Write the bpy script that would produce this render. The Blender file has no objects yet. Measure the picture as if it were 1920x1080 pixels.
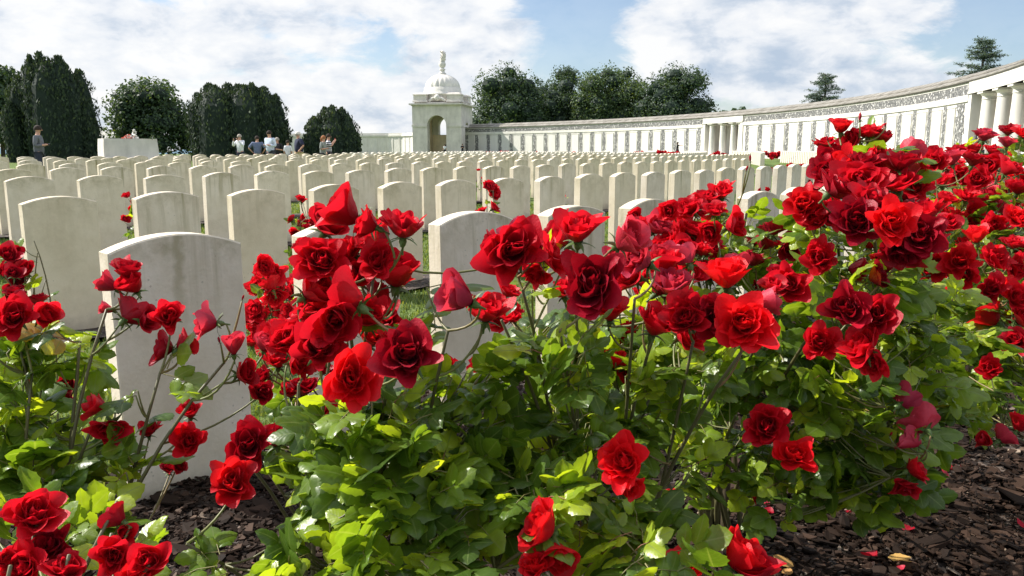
import bpy, math, random
import numpy as np
from mathutils import Vector, Matrix

SC = bpy.context.scene
COL = SC.collection
R = math.radians
random.seed(7)
rng = np.random.default_rng(11)

# ------------------------------------------------------------ camera, sky, sun, exposure
EYE = 1.02
PITCH = R(9.7)
FPX = 1507.0
cam = bpy.data.cameras.new('camera')
cam_o = bpy.data.objects.new('camera', cam)
COL.objects.link(cam_o)
cam_o.location = (0, 0, EYE)
cam_o.rotation_euler = (R(90) - PITCH, 0, 0)
cam.sensor_width = 36.0
cam.lens = 36.0 * FPX / 1920.0
cam.clip_start = 0.05
cam.clip_end = 6000
SC.camera = cam_o
SC.view_settings.view_transform = 'Standard'
SC.view_settings.look = 'None'
SC.view_settings.gamma = 1.0
SC.view_settings.use_curve_mapping = False
SC.view_settings.exposure = 0.80

SUN_AZ, SUN_EL = R(-72), R(43)
sv = Vector((math.sin(SUN_AZ) * math.cos(SUN_EL), math.cos(SUN_AZ) * math.cos(SUN_EL), math.sin(SUN_EL)))
sl = bpy.data.lights.new('sun', 'SUN')
sl.energy = 4.6
sl.angle = R(0.5)
sl.color = (1.0, 0.945, 0.87)
so = bpy.data.objects.new('sun', sl)
so.rotation_euler = sv.to_track_quat('Z', 'Y').to_euler()
so.location = (-20, 10, 30)
COL.objects.link(so)


def nd(nt, typ, **kw):
    n = nt.nodes.new(typ)
    for k, v in kw.items():
        if k == 'inp':
            for a, b in v.items():
                n.inputs[a].default_value = b
        else:
            setattr(n, k, v)
    return n


def math_n(nt, op, a, b=None, clamp=False):
    n = nt.nodes.new('ShaderNodeMath')
    n.operation = op
    n.use_clamp = clamp
    for i, v in enumerate((a, b)):
        if v is None:
            continue
        if isinstance(v, (int, float)):
            n.inputs[i].default_value = v
        else:
            nt.links.new(v, n.inputs[i])
    return n.outputs[0]


def ramp(nt, fac, stops, interp='LINEAR'):
    n = nt.nodes.new('ShaderNodeValToRGB')
    cr = n.color_ramp
    cr.interpolation = interp
    while len(cr.elements) > 1:
        cr.elements.remove(cr.elements[-1])
    cr.elements[0].position = stops[0][0]
    c = stops[0][1]
    cr.elements[0].color = (*c, 1) if len(c) == 3 else c
    for p, c in stops[1:]:
        e = cr.elements.new(p)
        e.color = (*c, 1) if len(c) == 3 else c
    if fac is not None:
        nt.links.new(fac, n.inputs[0])
    return n.outputs[0]


def g3(v):
    return (v, v, v)


world = bpy.data.worlds.new('World')
SC.world = world
world.use_nodes = True
wt = world.node_tree
wt.nodes.clear()
L = wt.links.new
sky = nd(wt, 'ShaderNodeTexSky', sky_type='NISHITA', sun_disc=False, sun_elevation=SUN_EL,
         sun_rotation=SUN_AZ, air_density=1.0, dust_density=0.6, ozone_density=2.0, altitude=30)
tc = nd(wt, 'ShaderNodeTexCoord')
sp = nd(wt, 'ShaderNodeSeparateXYZ')
L(tc.outputs['Generated'], sp.inputs[0])
az = math_n(wt, 'MULTIPLY', math_n(wt, 'ARCTAN2', sp.outputs[0], sp.outputs[1]), 57.2958)   # degrees from +Y to the right
el = math_n(wt, 'MULTIPLY', math_n(wt, 'ARCSINE', sp.outputs[2]), 57.2958)


def blob(a0, e0, sa, se, amp):
    x = math_n(wt, 'POWER', math_n(wt, 'ABSOLUTE', math_n(wt, 'DIVIDE', math_n(wt, 'SUBTRACT', az, a0), sa)), 2.0)
    y = math_n(wt, 'POWER', math_n(wt, 'ABSOLUTE', math_n(wt, 'DIVIDE', math_n(wt, 'SUBTRACT', el, e0), se)), 2.0)
    r = math_n(wt, 'MULTIPLY', math_n(wt, 'ADD', x, y), -1.0)
    return math_n(wt, 'MULTIPLY', math_n(wt, 'EXPONENT', r), amp)


cv = nd(wt, 'ShaderNodeCombineXYZ')
L(math_n(wt, 'MULTIPLY', az, 0.13), cv.inputs[0])
L(math_n(wt, 'MULTIPLY', el, 0.26), cv.inputs[1])
n1 = nd(wt, 'ShaderNodeTexNoise', inp={'Scale': 1.0, 'Detail': 10.0, 'Roughness': 0.62, 'Distortion': 0.6})
L(cv.outputs[0], n1.inputs['Vector'])
n2 = nd(wt, 'ShaderNodeTexNoise', inp={'Scale': 2.6, 'Detail': 7.0, 'Roughness': 0.62})
L(cv.outputs[0], n2.inputs['Vector'])
acc = math_n(wt, 'MULTIPLY', n1.outputs[0], 1.75)
acc = math_n(wt, 'ADD', acc, math_n(wt, 'MULTIPLY', n2.outputs[0], 0.55))
for b in [(-20, 7.5, 15, 5.5, 0.36), (-29, 4, 8, 4, .34), (-8, 3.4, 9, 2.4, 0.34), (-3, 8.6, 5, 2.4, .42), (15.5, 6.9, 7.4, 3.1, 0.85), (11.3, 5.6, 2.4, 2.6, .50),
          (23, 3.6, 9, 1.7, 0.40), (24, 8.6, 4.0, 2.6, .22), (4.8, 7.4, 3.0, 3.2, -0.50), (1.0, 4.4, 4.0, 1.6, -0.12), (29.5, 7.5, 3.4, 3.6, -0.45),
          (-8.5, 7.0, 2.0, 1.8, -.28), (-14, 5.6, 2.6, 1.2, -.32), (-24, 9.4, 3.5, .9, -.30), (15, 3.0, 3.0, 1.0, -.25), (2.5, 9.8, 3.2, 1.1, -.4)]:
    acc = math_n(wt, 'ADD', acc, blob(*b))
cm = nd(wt, 'ShaderNodeMapRange', interpolation_type='SMOOTHSTEP', inp={'From Min': 1.05, 'From Max': 1.40, 'To Min': 0.14, 'To Max': 0.96})
L(acc, cm.inputs['Value'])
# cloud body: brighter tops, bluish-grey undersides from a second, offset sample
cv2 = nd(wt, 'ShaderNodeVectorMath', operation='ADD', inp={1: (0.06, 0.20, 0.0)})
L(cv.outputs[0], cv2.inputs[0])
n3 = nd(wt, 'ShaderNodeTexNoise', inp={'Scale': 2.0, 'Detail': 8.0, 'Roughness': 0.58, 'Distortion': 0.2})
L(cv2.outputs[0], n3.inputs['Vector'])
dens = math_n(wt, 'SUBTRACT', n3.outputs[0], math_n(wt, 'MULTIPLY', el, 0.004))
for b in [(13, 4.4, 3.6, 1.1, 0.14), (19, 5.6, 4.5, 1.3, .20), (14, 9.5, 3, .8, .10), (-16, 8.3, 7, 1.0, 0.12), (16.5, 10.2, 4, .6, .16), (-20, 7.5, 15, 5.5, -.05), (1.5, 8.8, 2.5, 1.0, .10), (9.5, 7.0, 2.0, 2.0, -.12)]:
    dens = math_n(wt, 'ADD', dens, blob(*b))
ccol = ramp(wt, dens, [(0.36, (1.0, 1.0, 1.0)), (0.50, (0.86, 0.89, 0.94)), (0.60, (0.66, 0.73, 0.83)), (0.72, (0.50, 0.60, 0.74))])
skyc = nd(wt, 'ShaderNodeVectorMath', operation='MULTIPLY', inp={1: (0.97, 0.98, 1.02)})
L(sky.outputs[0], skyc.inputs[0])
bg1 = nd(wt, 'ShaderNodeBackground', inp={'Strength': 0.080})
L(skyc.outputs[0], bg1.inputs[0])
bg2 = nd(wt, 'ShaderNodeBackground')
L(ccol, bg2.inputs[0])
hi = nd(wt, 'ShaderNodeMapRange', interpolation_type='SMOOTHSTEP', inp={'From Min': 14.0, 'From Max': 40.0, 'To Min': 0.58, 'To Max': 1.25})  # clouds above the view made brighter, added as fill for shaded stone
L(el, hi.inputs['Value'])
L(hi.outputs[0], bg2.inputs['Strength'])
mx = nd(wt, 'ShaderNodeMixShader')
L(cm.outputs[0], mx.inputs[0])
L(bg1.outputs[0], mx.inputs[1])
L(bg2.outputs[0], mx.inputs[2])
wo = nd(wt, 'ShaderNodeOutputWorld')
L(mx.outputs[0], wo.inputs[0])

# ------------------------------------------------------------ helpers
CP, SP = math.cos(PITCH), math.sin(PITCH)
CAM = np.array([0, 0, EYE])
F3 = np.array([0, CP, -SP])
U3 = np.array([0, SP, CP])
R3 = np.array([1.0, 0, 0])


def ray(px, py):
    return F3 + (px - 960) / FPX * R3 + (540 - py) / FPX * U3


def atz(px, py, z):
    """point seen at photo pixel (px,py), z metres deep"""
    return CAM + ray(px, py) * z


def atY(px, py, Y):
    d = ray(px, py)
    return CAM + d * (Y / d[1])


def ground(x, y):
    r = np.hypot(x, y)
    return 0.35 * (1 - np.exp(-np.maximum(0, r - 6) / 55.0))


WC = np.array([-62.2, 64.2])      # centre of the arc the wall and the rows follow


def arc(theta, r):
    return WC[0] + r * np.cos(theta), WC[1] + r * np.sin(theta)


def tag(o, label=None, cat=None, group=None, kind=None):
    if label: o['label'] = label
    if cat: o['category'] = cat
    if group: o['group'] = group
    if kind: o['kind'] = kind
    return o


def empty(name, loc, rz=0, **kw):
    o = bpy.data.objects.new(name, None)
    COL.objects.link(o)
    o.location = loc
    o.rotation_euler = (0, 0, rz)
    o.empty_display_size = 0.1
    return tag(o, **kw)


class MB:
    """collects quads/tris and builds ONE mesh"""
    def __init__(s):
        s.v = []; s.f3 = []; s.f4 = []; s.n = 0; s.att = []; s.m3 = []; s.m4 = []

    def add(s, v, quads=None, tris=None, att=0.0, mi=0):
        v = np.asarray(v, dtype=np.float32).reshape(-1, 3)
        s.v.append(v)
        if quads is not None and len(quads):
            q = np.asarray(quads, dtype=np.int32).reshape(-1, 4)
            s.f4.append(q + s.n); s.m4.append(np.full(len(q), mi, np.int32))
        if tris is not None and len(tris):
            t = np.asarray(tris, dtype=np.int32).reshape(-1, 3)
            s.f3.append(t + s.n); s.m3.append(np.full(len(t), mi, np.int32))
        a = np.asarray(att, dtype=np.float32)
        s.att.append(np.full(len(v), float(a), np.float32) if a.ndim == 0 else a)
        s.n += len(v)

    def box(s, x0, x1, y0, y1, z0, z1, mi=0):
        v = [(x, y, z) for z in (z0, z1) for y in (y0, y1) for x in (x0, x1)]
        s.add(v, [(0, 2, 3, 1), (4, 5, 7, 6), (0, 1, 5, 4), (2, 6, 7, 3), (0, 4, 6, 2), (1, 3, 7, 5)], mi=mi)

    def tube(s, pts, r0, r1=None, sides=5, att=0.0, mi=0, radii=None):
        pts = np.asarray(pts, dtype=float)
        n = len(pts)
        if radii is None:
            radii = np.linspace(r0, r0 if r1 is None else r1, n)
        t = np.gradient(pts, axis=0)
        t /= np.linalg.norm(t, axis=1)[:, None] + 1e-9
        ref = np.array([0, 0, 1.0]) if abs(t[0][2]) < 0.9 else np.array([1.0, 0, 0])
        a = np.cross(t, ref); a /= np.linalg.norm(a, axis=1)[:, None] + 1e-9
        b = np.cross(t, a)
        ang = np.linspace(0, 2 * np.pi, sides, endpoint=False)
        ring = (np.cos(ang)[None, :, None] * a[:, None, :] + np.sin(ang)[None, :, None] * b[:, None, :]) * radii[:, None, None]
        v = (pts[:, None, :] + ring).reshape(-1, 3)
        q = []
        for i in range(n - 1):
            for j in range(sides):
                k = (j + 1) % sides
                q.append((i * sides + j, i * sides + k, (i + 1) * sides + k, (i + 1) * sides + j))
        v = np.vstack([v, pts[-1] + t[-1] * radii[-1] * .4])
        tr = [((n - 1) * sides + j, (n - 1) * sides + (j + 1) % sides, n * sides) for j in range(sides)]
        s.add(v, q, tr, att=att, mi=mi)

    def lathe(s, prof, seg=24, cx=0, cy=0, cz=0, mi=0):
        prof = np.asarray(prof, float)
        ang = np.linspace(0, 2 * np.pi, seg, endpoint=False)
        v = np.stack([prof[:, None, 0] * np.cos(ang) + cx, prof[:, None, 0] * np.sin(ang) + cy,
                      np.repeat(prof[:, 1:2] + cz, seg, 1)], -1).reshape(-1, 3)
        q = [(i * seg + j, i * seg + (j + 1) % seg, (i + 1) * seg + (j + 1) % seg, (i + 1) * seg + j)
             for i in range(len(prof) - 1) for j in range(seg)]
        s.add(v, q, mi=mi)

    def mesh(s, name, mats, smooth=False, attname=None):
        me = bpy.data.meshes.new(name)
        v = np.concatenate(s.v)
        f4 = np.concatenate(s.f4) if s.f4 else np.zeros((0, 4), np.int32)
        f3 = np.concatenate(s.f3) if s.f3 else np.zeros((0, 3), np.int32)
        me.vertices.add(len(v))
        me.vertices.foreach_set('co', v.ravel())
        loops = np.concatenate([f4.ravel(), f3.ravel()]).astype(np.int32)
        me.loops.add(len(loops))
        me.loops.foreach_set('vertex_index', loops)
        nf = len(f4) + len(f3)
        me.polygons.add(nf)
        st = np.concatenate([np.arange(len(f4)) * 4, len(f4) * 4 + np.arange(len(f3)) * 3]).astype(np.int32)
        me.polygons.foreach_set('loop_start', st)
        if isinstance(mats, (list, tuple)):
            for m in mats: me.materials.append(m)
            mi = np.concatenate((s.m4 if s.m4 else []) + (s.m3 if s.m3 else [])).astype(np.int32)
            me.polygons.foreach_set('material_index', mi)
        else:
            me.materials.append(mats)
        me.polygons.foreach_set('use_smooth', np.full(nf, smooth, dtype=bool))
        if attname:
            a = me.attributes.new(attname, 'FLOAT', 'POINT')
            a.data.foreach_set('value', np.concatenate(s.att))
        me.update(calc_edges=True)
        me.validate()
        return me

    def build(s, name, mats, parent=None, smooth=False, attname=None):
        me = s.mesh(name, mats, smooth, attname)
        o = bpy.data.objects.new(name, me)
        COL.objects.link(o)
        if parent is not None:
            o.parent = parent
            o.matrix_parent_inverse = Matrix.Identity(4)
        return o


def put(name, me, parent=None, loc=(0, 0, 0)):
    o = bpy.data.objects.new(name, me)
    COL.objects.link(o)
    o.location = loc
    if parent is not None: o.parent = parent
    return o


# ------------------------------------------------------------ materials
def mat(name):
    m = bpy.data.materials.new(name)
    m.use_nodes = True
    nt = m.node_tree
    p = nt.nodes['Principled BSDF']
    return m, nt, p


def simple(name, col, rough=0.7, noise=0.0, scale=8.0, bump=0.0, spec=0.4, detail=5.0):
    m, nt, p = mat(name)
    p.inputs['Base Color'].default_value = (*col, 1)
    p.inputs['Roughness'].default_value = rough
    p.inputs['Specular IOR Level'].default_value = spec
    if noise or bump:
        t = nd(nt, 'ShaderNodeTexCoord')
        n = nd(nt, 'ShaderNodeTexNoise', inp={'Scale': scale, 'Detail': detail, 'Roughness': 0.65})
        nt.links.new(t.outputs['Object'], n.inputs['Vector'])
        if noise:
            c0 = tuple(max(0, c * (1 - noise)) for c in col)
            c1 = tuple(min(1, c * (1 + noise)) for c in col)
            nt.links.new(ramp(nt, n.outputs[0], [(0.3, c0), (0.7, c1)]), p.inputs['Base Color'])
        if bump:
            b = nd(nt, 'ShaderNodeBump', inp={'Strength': bump, 'Distance': 0.02})
            nt.links.new(n.outputs[0], b.inputs['Height'])
            nt.links.new(b.outputs[0], p.inputs['Normal'])
    return m


def headstone_mat(name, strong=False):
    m, nt, p = mat(name)
    lk = nt.links.new
    t = nd(nt, 'ShaderNodeTexCoord')
    oi = nd(nt, 'ShaderNodeObjectInfo')
    geo = nd(nt, 'ShaderNodeNewGeometry')
    off = nd(nt, 'ShaderNodeVectorMath', operation='SCALE', inp={0: (37.0, 17.0, 5.0)})
    lk(oi.outputs['Random'], off.inputs['Scale'])
    pos = nd(nt, 'ShaderNodeVectorMath', operation='ADD')
    lk(t.outputs['Object'], pos.inputs[0]); lk(off.outputs[0], pos.inputs[1])
    # mottled stone
    n = nd(nt, 'ShaderNodeTexNoise', inp={'Scale': 5.0, 'Detail': 8.0, 'Roughness': 0.7})
    lk(pos.outputs[0], n.inputs['Vector'])
    base = ramp(nt, n.outputs[0], [(0.30, (0.58, 0.52, 0.40)), (0.5, (0.685, 0.625, 0.50)), (0.72, (0.76, 0.70, 0.59))])
    # per stone tone: some greyer and whiter, some yellow-grey
    tone = ramp(nt, oi.outputs['Random'], [(0.0, (0.95, 0.92, 0.86)), (0.35, (1.02, 0.985, 0.93)), (0.7, (1.0, 0.975, 0.99)), (1.0, (1.08, 1.05, 1.02))])
    mu = nd(nt, 'ShaderNodeMix', data_type='RGBA', blend_type='MULTIPLY', inp={0: 1.0})
    lk(base, mu.inputs[6]); lk(tone, mu.inputs[7])
    # streaks running down from the top
    sc = nd(nt, 'ShaderNodeVectorMath', operation='MULTIPLY', inp={1: (17.0, 17.0, 1.1)})
    lk(pos.outputs[0], sc.inputs[0])
    ns = nd(nt, 'ShaderNodeTexNoise', inp={'Scale': 1.0, 'Detail': 5.0, 'Roughness': 0.62, 'Distortion': 0.25})
    lk(sc.outputs[0], ns.inputs['Vector'])
    sx = nd(nt, 'ShaderNodeSeparateXYZ')
    lk(t.outputs['Object'], sx.inputs[0])
    hz = nd(nt, 'ShaderNodeMapRange', interpolation_type='SMOOTHERSTEP', inp={'From Min': 0.36, 'From Max': 0.80, 'To Min': 0.0, 'To Max': 1.0})
    lk(sx.outputs[2], hz.inputs['Value'])
    st = nd(nt, 'ShaderNodeMapRange', inp={'From Min': 0.50, 'From Max': 0.80, 'To Min': 0.0, 'To Max': 1.0})
    lk(ns.outputs[0], st.inputs['Value'])
    amt = math_n(nt, 'MULTIPLY', math_n(nt, 'MULTIPLY', st.outputs[0], hz.outputs[0]), math_n(nt, 'ADD', math_n(nt, 'MULTIPLY', math_n(nt, 'FRACT', math_n(nt, 'MULTIPLY', oi.outputs['Random'], 7.3)), 1.5), 0.3), clamp=True)
    # blotchy algae band just below the top edge
    nb = nd(nt, 'ShaderNodeTexNoise', inp={'Scale': 11.0, 'Detail': 6.0, 'Roughness': 0.7})
    lk(pos.outputs[0], nb.inputs['Vector'])
    hb = nd(nt, 'ShaderNodeMapRange', interpolation_type='SMOOTHSTEP', inp={'From Min': 0.60, 'From Max': 0.80, 'To Min': 0.0, 'To Max': 0.85})
    lk(sx.outputs[2], hb.inputs['Value'])
    bl = nd(nt, 'ShaderNodeMapRange', inp={'From Min': 0.42, 'From Max': 0.72, 'To Min': 0.0, 'To Max': 1.0})
    lk(nb.outputs[0], bl.inputs['Value'])
    amt2 = math_n(nt, 'MULTIPLY', bl.outputs[0], hb.outputs[0])
    amt = math_n(nt, 'MAXIMUM', amt, math_n(nt, 'MULTIPLY', amt2, 0.95), clamp=True)
    if strong:
        ax = math_n(nt, 'ABSOLUTE', math_n(nt, 'ADD', sx.outputs[0], math_n(nt, 'MULTIPLY', math_n(nt, 'SUBTRACT', nb.outputs[0], 0.5), 0.07)))
        w = nd(nt, 'ShaderNodeMapRange', interpolation_type='SMOOTHSTEP', inp={'From Min': 0.002, 'From Max': 0.030, 'To Min': 0.65, 'To Max': 0.0})
        lk(ax, w.inputs['Value'])
        hs = nd(nt, 'ShaderNodeMapRange', interpolation_type='SMOOTHSTEP', inp={'From Min': 0.42, 'From Max': 0.74, 'To Min': 0.0, 'To Max': 1.0})
        lk(sx.outputs[2], hs.inputs['Value'])
        amt = math_n(nt, 'MAXIMUM', amt, math_n(nt, 'MULTIPLY', w.outputs[0], hs.outputs[0]), clamp=True)
    # nothing on the very top face (washed clean), soil splash at the foot
    sn = nd(nt, 'ShaderNodeSeparateXYZ')
    lk(geo.outputs['Normal'], sn.inputs[0])
    mx1 = nd(nt, 'ShaderNodeMix', data_type='RGBA')
    lk(math_n(nt, 'MULTIPLY', amt, math_n(nt, 'SUBTRACT', 1.0, math_n(nt, 'MULTIPLY', math_n(nt, 'MAXIMUM', sn.outputs[2], 0.0), 0.8))), mx1.inputs[0])
    lk(mu.outputs[2], mx1.inputs[6])
    mx1.inputs[7].default_value = (0.28, 0.245, 0.125, 1)
    ft = nd(nt, 'ShaderNodeMapRange', interpolation_type='SMOOTHSTEP', inp={'From Min': 0.0, 'From Max': 0.13, 'To Min': 0.6, 'To Max': 0.0})
    lk(math_n(nt, 'ADD', sx.outputs[2], math_n(nt, 'MULTIPLY', math_n(nt, 'SUBTRACT', nb.outputs[0], .5), -.15)), ft.inputs['Value'])
    mx2 = nd(nt, 'ShaderNodeMix', data_type='RGBA')
    lk(ft.outputs[0], mx2.inputs[0]); lk(mx1.outputs[2], mx2.inputs[6])
    mx2.inputs[7].default_value = (0.30, 0.26, 0.19, 1)
    # small dark lichen specks
    vo = nd(nt, 'ShaderNodeTexVoronoi', inp={'Scale': 42.0})
    lk(pos.outputs[0], vo.inputs['Vector'])
    spk = math_n(nt, 'MULTIPLY', math_n(nt, 'LESS_THAN', vo.outputs['Distance'], 0.13), math_n(nt, 'GREATER_THAN', n.outputs[0], 0.56))
    mx3 = nd(nt, 'ShaderNodeMix', data_type='RGBA')
    lk(math_n(nt, 'MULTIPLY', spk, 0.4), mx3.inputs[0]); lk(mx2.outputs[2], mx3.inputs[6])
    mx3.inputs[7].default_value = (0.2, 0.19, 0.14, 1)
    lk(mx3.outputs[2], p.inputs['Base Color'])
    p.inputs['Roughness'].default_value = 0.88
    p.inputs['Specular IOR Level'].default_value = 0.25
    nf = nd(nt, 'ShaderNodeTexNoise', inp={'Scale': 90.0, 'Detail': 4.0})
    lk(pos.outputs[0], nf.inputs['Vector'])
    b = nd(nt, 'ShaderNodeBump', inp={'Strength': 0.30, 'Distance': 0.004})
    lk(nf.outputs[0], b.inputs['Height']); lk(b.outputs[0], p.inputs['Normal'])
    return m


def leaf_mat(name, stops, rough=0.34, trans=0.45, spec=0.5, veins=True):
    m, nt, p = mat(name)
    lk = nt.links.new
    at = nd(nt, 'ShaderNodeAttribute', attribute_name='tint')
    col = ramp(nt, at.outputs['Fac'], stops)
    if veins:
        t = nd(nt, 'ShaderNodeTexCoord')
        n = nd(nt, 'ShaderNodeTexNoise', inp={'Scale': 45.0, 'Detail': 3.0})
        lk(t.outputs['Object'], n.inputs['Vector'])
        mv = nd(nt, 'ShaderNodeMix', data_type='RGBA', blend_type='MULTIPLY', inp={0: 0.6})
        lk(col, mv.inputs[6]); lk(ramp(nt, n.outputs[0], [(0.3, g3(0.62)), (0.7, g3(1.25))]), mv.inputs[7])
        lu = nd(nt, 'ShaderNodeAttribute', attribute_name='lu')
        lt = nd(nt, 'ShaderNodeAttribute', attribute_name='lt')
        au = math_n(nt, 'ABSOLUTE', lu.outputs['Fac'])
        wv = math_n(nt, 'SINE', math_n(nt, 'MULTIPLY', math_n(nt, 'SUBTRACT', lt.outputs['Fac'], math_n(nt, 'MULTIPLY', au, 0.28)), 42.0))
        rib = nd(nt, 'ShaderNodeMapRange', inp={'From Min': 0.02, 'From Max': 0.10, 'To Min': 0.55, 'To Max': 0.0})
        lk(au, rib.inputs['Value'])
        mr = nd(nt, 'ShaderNodeMix', data_type='RGBA')
        lk(math_n(nt, 'ADD', rib.outputs[0], math_n(nt, 'MULTIPLY', math_n(nt, 'GREATER_THAN', wv, 0.93), 0.14)), mr.inputs[0])
        lk(mv.outputs[2], mr.inputs[6]); mr.inputs[7].default_value = (0.20, 0.27, 0.09, 1)
        col = mr.outputs[2]
        b = nd(nt, 'ShaderNodeBump', inp={'Strength': 0.30, 'Distance': 0.0012})
        lk(math_n(nt, 'ADD', math_n(nt, 'MULTIPLY', wv, -0.10), math_n(nt, 'MULTIPLY', n.outputs[0], 3.5)), b.inputs['Height']); lk(b.outputs[0], p.inputs['Normal'])
    lk(col, p.inputs['Base Color'])
    p.inputs['Roughness'].default_value = rough
    p.inputs['Specular IOR Level'].default_value = spec
    tr = nd(nt, 'ShaderNodeBsdfTranslucent')
    br = nd(nt, 'ShaderNodeMix', data_type='RGBA', blend_type='MULTIPLY', inp={0: 1.0})
    lk(col, br.inputs[6]); br.inputs[7].default_value = (2.6, 2.3, 0.7, 1)
    lk(br.outputs[2], tr.inputs[0])
    ms = nd(nt, 'ShaderNodeMixShader', inp={0: trans})
    lk(p.outputs[0], ms.inputs[1]); lk(tr.outputs[0], ms.inputs[2])
    lk(ms.outputs[0], nt.nodes['Material Output'].inputs[0])
    return m


def petal_mat(name, c_in, c_edge, trans=(0.8, 0.02, 0.02), tf=0.38, rough=0.45):
    m, nt, p = mat(name)
    lk = nt.links.new
    at = nd(nt, 'ShaderNodeAttribute', attribute_name='tint')
    oi = nd(nt, 'ShaderNodeObjectInfo')
    t = nd(nt, 'ShaderNodeTexCoord')
    n = nd(nt, 'ShaderNodeTexNoise', inp={'Scale': 4.5, 'Detail': 5.0, 'Roughness': 0.6})
    lk(t.outputs['Object'], n.inputs['Vector'])
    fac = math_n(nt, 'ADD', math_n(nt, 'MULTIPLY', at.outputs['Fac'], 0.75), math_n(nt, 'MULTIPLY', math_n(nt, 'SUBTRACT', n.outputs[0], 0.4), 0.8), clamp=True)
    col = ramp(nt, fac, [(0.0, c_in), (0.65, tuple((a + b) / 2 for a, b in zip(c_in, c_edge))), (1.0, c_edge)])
    tone = ramp(nt, oi.outputs['Random'], [(0.0, (0.68, 0.75, 0.95)), (0.5, (1.0, 1.0, 1.0)), (1.0, (1.2, 1.05, 1.0))])
    mu = nd(nt, 'ShaderNodeMix', data_type='RGBA', blend_type='MULTIPLY', inp={0: 1.0})
    lk(col, mu.inputs[6]); lk(tone, mu.inputs[7])
    lk(mu.outputs[2], p.inputs['Base Color'])
    p.inputs['Roughness'].default_value = rough
    p.inputs['Specular IOR Level'].default_value = 0.32
    p.inputs['Sheen Weight'].default_value = 0.08
    p.inputs['Sheen Roughness'].default_value = 0.4
    p.inputs['Sheen Tint'].default_value = (1.0, 0.35, 0.45, 1)
    n2 = nd(nt, 'ShaderNodeTexNoise', inp={'Scale': 7.0, 'Detail': 4.0, 'Roughness': 0.6})
    sc = nd(nt, 'ShaderNodeVectorMath', operation='MULTIPLY', inp={1: (1.6, 1.6, 0.6)})
    lk(t.outputs['Object'], sc.inputs[0]); lk(sc.outputs[0], n2.inputs['Vector'])
    b = nd(nt, 'ShaderNodeBump', inp={'Strength': 0.15, 'Distance': 0.06})
    lk(n2.outputs[0], b.inputs['Height']); lk(b.outputs[0], p.inputs['Normal'])
    tr = nd(nt, 'ShaderNodeBsdfTranslucent', inp={'Color': (*trans, 1)})
    ms = nd(nt, 'ShaderNodeMixShader', inp={0: tf})
    lk(p.outputs[0], ms.inputs[1]); lk(tr.outputs[0], ms.inputs[2])
    lk(ms.outputs[0], nt.nodes['Material Output'].inputs[0])
    return m


LEAF_STOPS = [(0.0, (0.038, 0.076, 0.013)), (0.35, (0.090, 0.165, 0.018)), (0.62, (0.185, 0.280, 0.024)), (0.82, (0.31, 0.41, 0.030)), (0.95, (0.42, 0.48, 0.040)), (1.0, (0.40, 0.26, 0.07))]
M = {}
M['stone'] = headstone_mat('portland stone')
M['stone_dark'] = headstone_mat('stained portland stone', True)
M['leaf'] = leaf_mat('rose leaf', LEAF_STOPS)
M['leaf_far'] = leaf_mat('rose leaf far', LEAF_STOPS, rough=0.5, veins=False)
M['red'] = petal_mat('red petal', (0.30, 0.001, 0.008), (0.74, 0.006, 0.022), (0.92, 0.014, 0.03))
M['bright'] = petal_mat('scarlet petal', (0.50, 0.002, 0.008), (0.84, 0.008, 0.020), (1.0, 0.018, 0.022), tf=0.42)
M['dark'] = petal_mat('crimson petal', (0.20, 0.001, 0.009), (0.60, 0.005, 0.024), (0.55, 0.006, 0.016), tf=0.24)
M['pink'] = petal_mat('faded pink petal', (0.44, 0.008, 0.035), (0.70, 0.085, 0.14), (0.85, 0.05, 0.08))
M['sepal'] = simple('sepal green', (0.085, 0.14, 0.035), 0.55, 0.3, 30)
M['bark'] = simple('yew bark', (0.09, 0.065, 0.045), 0.9, 0.4, 6, 0.6)

# stems: green shading to red-brown old wood
m, nt, p = mat('rose stem')
at = nd(nt, 'ShaderNodeAttribute', attribute_name='tint')
nt.links.new(ramp(nt, at.outputs['Fac'], [(0.0, (0.055, 0.04, 0.026)), (0.45, (0.12, 0.115, 0.045)), (0.8, (0.17, 0.19, 0.055)), (1.0, (0.24, 0.10, 0.05))]), p.inputs['Base Color'])
p.inputs['Roughness'].default_value = 0.5
M['stem'] = m

# grass sheet
m, nt, p = mat('mown grass')
t = nd(nt, 'ShaderNodeTexCoord')
n = nd(nt, 'ShaderNodeTexNoise', inp={'Scale': 1.3, 'Detail': 12.0, 'Roughness': 0.75})
nt.links.new(t.outputs['Object'], n.inputs['Vector'])
nt.links.new(ramp(nt, n.outputs[0], [(0.32, (0.06, 0.095, 0.026)), (0.5, (0.11, 0.160, 0.040)), (0.68, (0.17, 0.215, 0.065))]), p.inputs['Base Color'])
p.inputs['Roughness'].default_value = 0.9
p.inputs['Specular IOR Level'].default_value = 0.15
n2 = nd(nt, 'ShaderNodeTexNoise', inp={'Scale': 60.0, 'Detail': 4.0})
nt.links.new(t.outputs['Object'], n2.inputs['Vector'])
b = nd(nt, 'ShaderNodeBump', inp={'Strength': 0.9, 'Distance': 0.03})
nt.links.new(n2.outputs[0], b.inputs['Height']); nt.links.new(b.outputs[0], p.inputs['Normal'])
M['grass'] = m
M['blade'] = leaf_mat('grass blade', [(0, (0.05, 0.085, 0.022)), (0.5, (0.095, 0.15, 0.035)), (1, (0.20, 0.24, 0.08))], rough=0.6, trans=0.3, veins=False)
M['strap'] = leaf_mat('strap leaf', [(0, (0.10, 0.17, 0.05)), (0.5, (0.26, 0.33, 0.10)), (1, (0.5, 0.52, 0.25))], rough=0.5, trans=0.3, veins=False)

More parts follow.
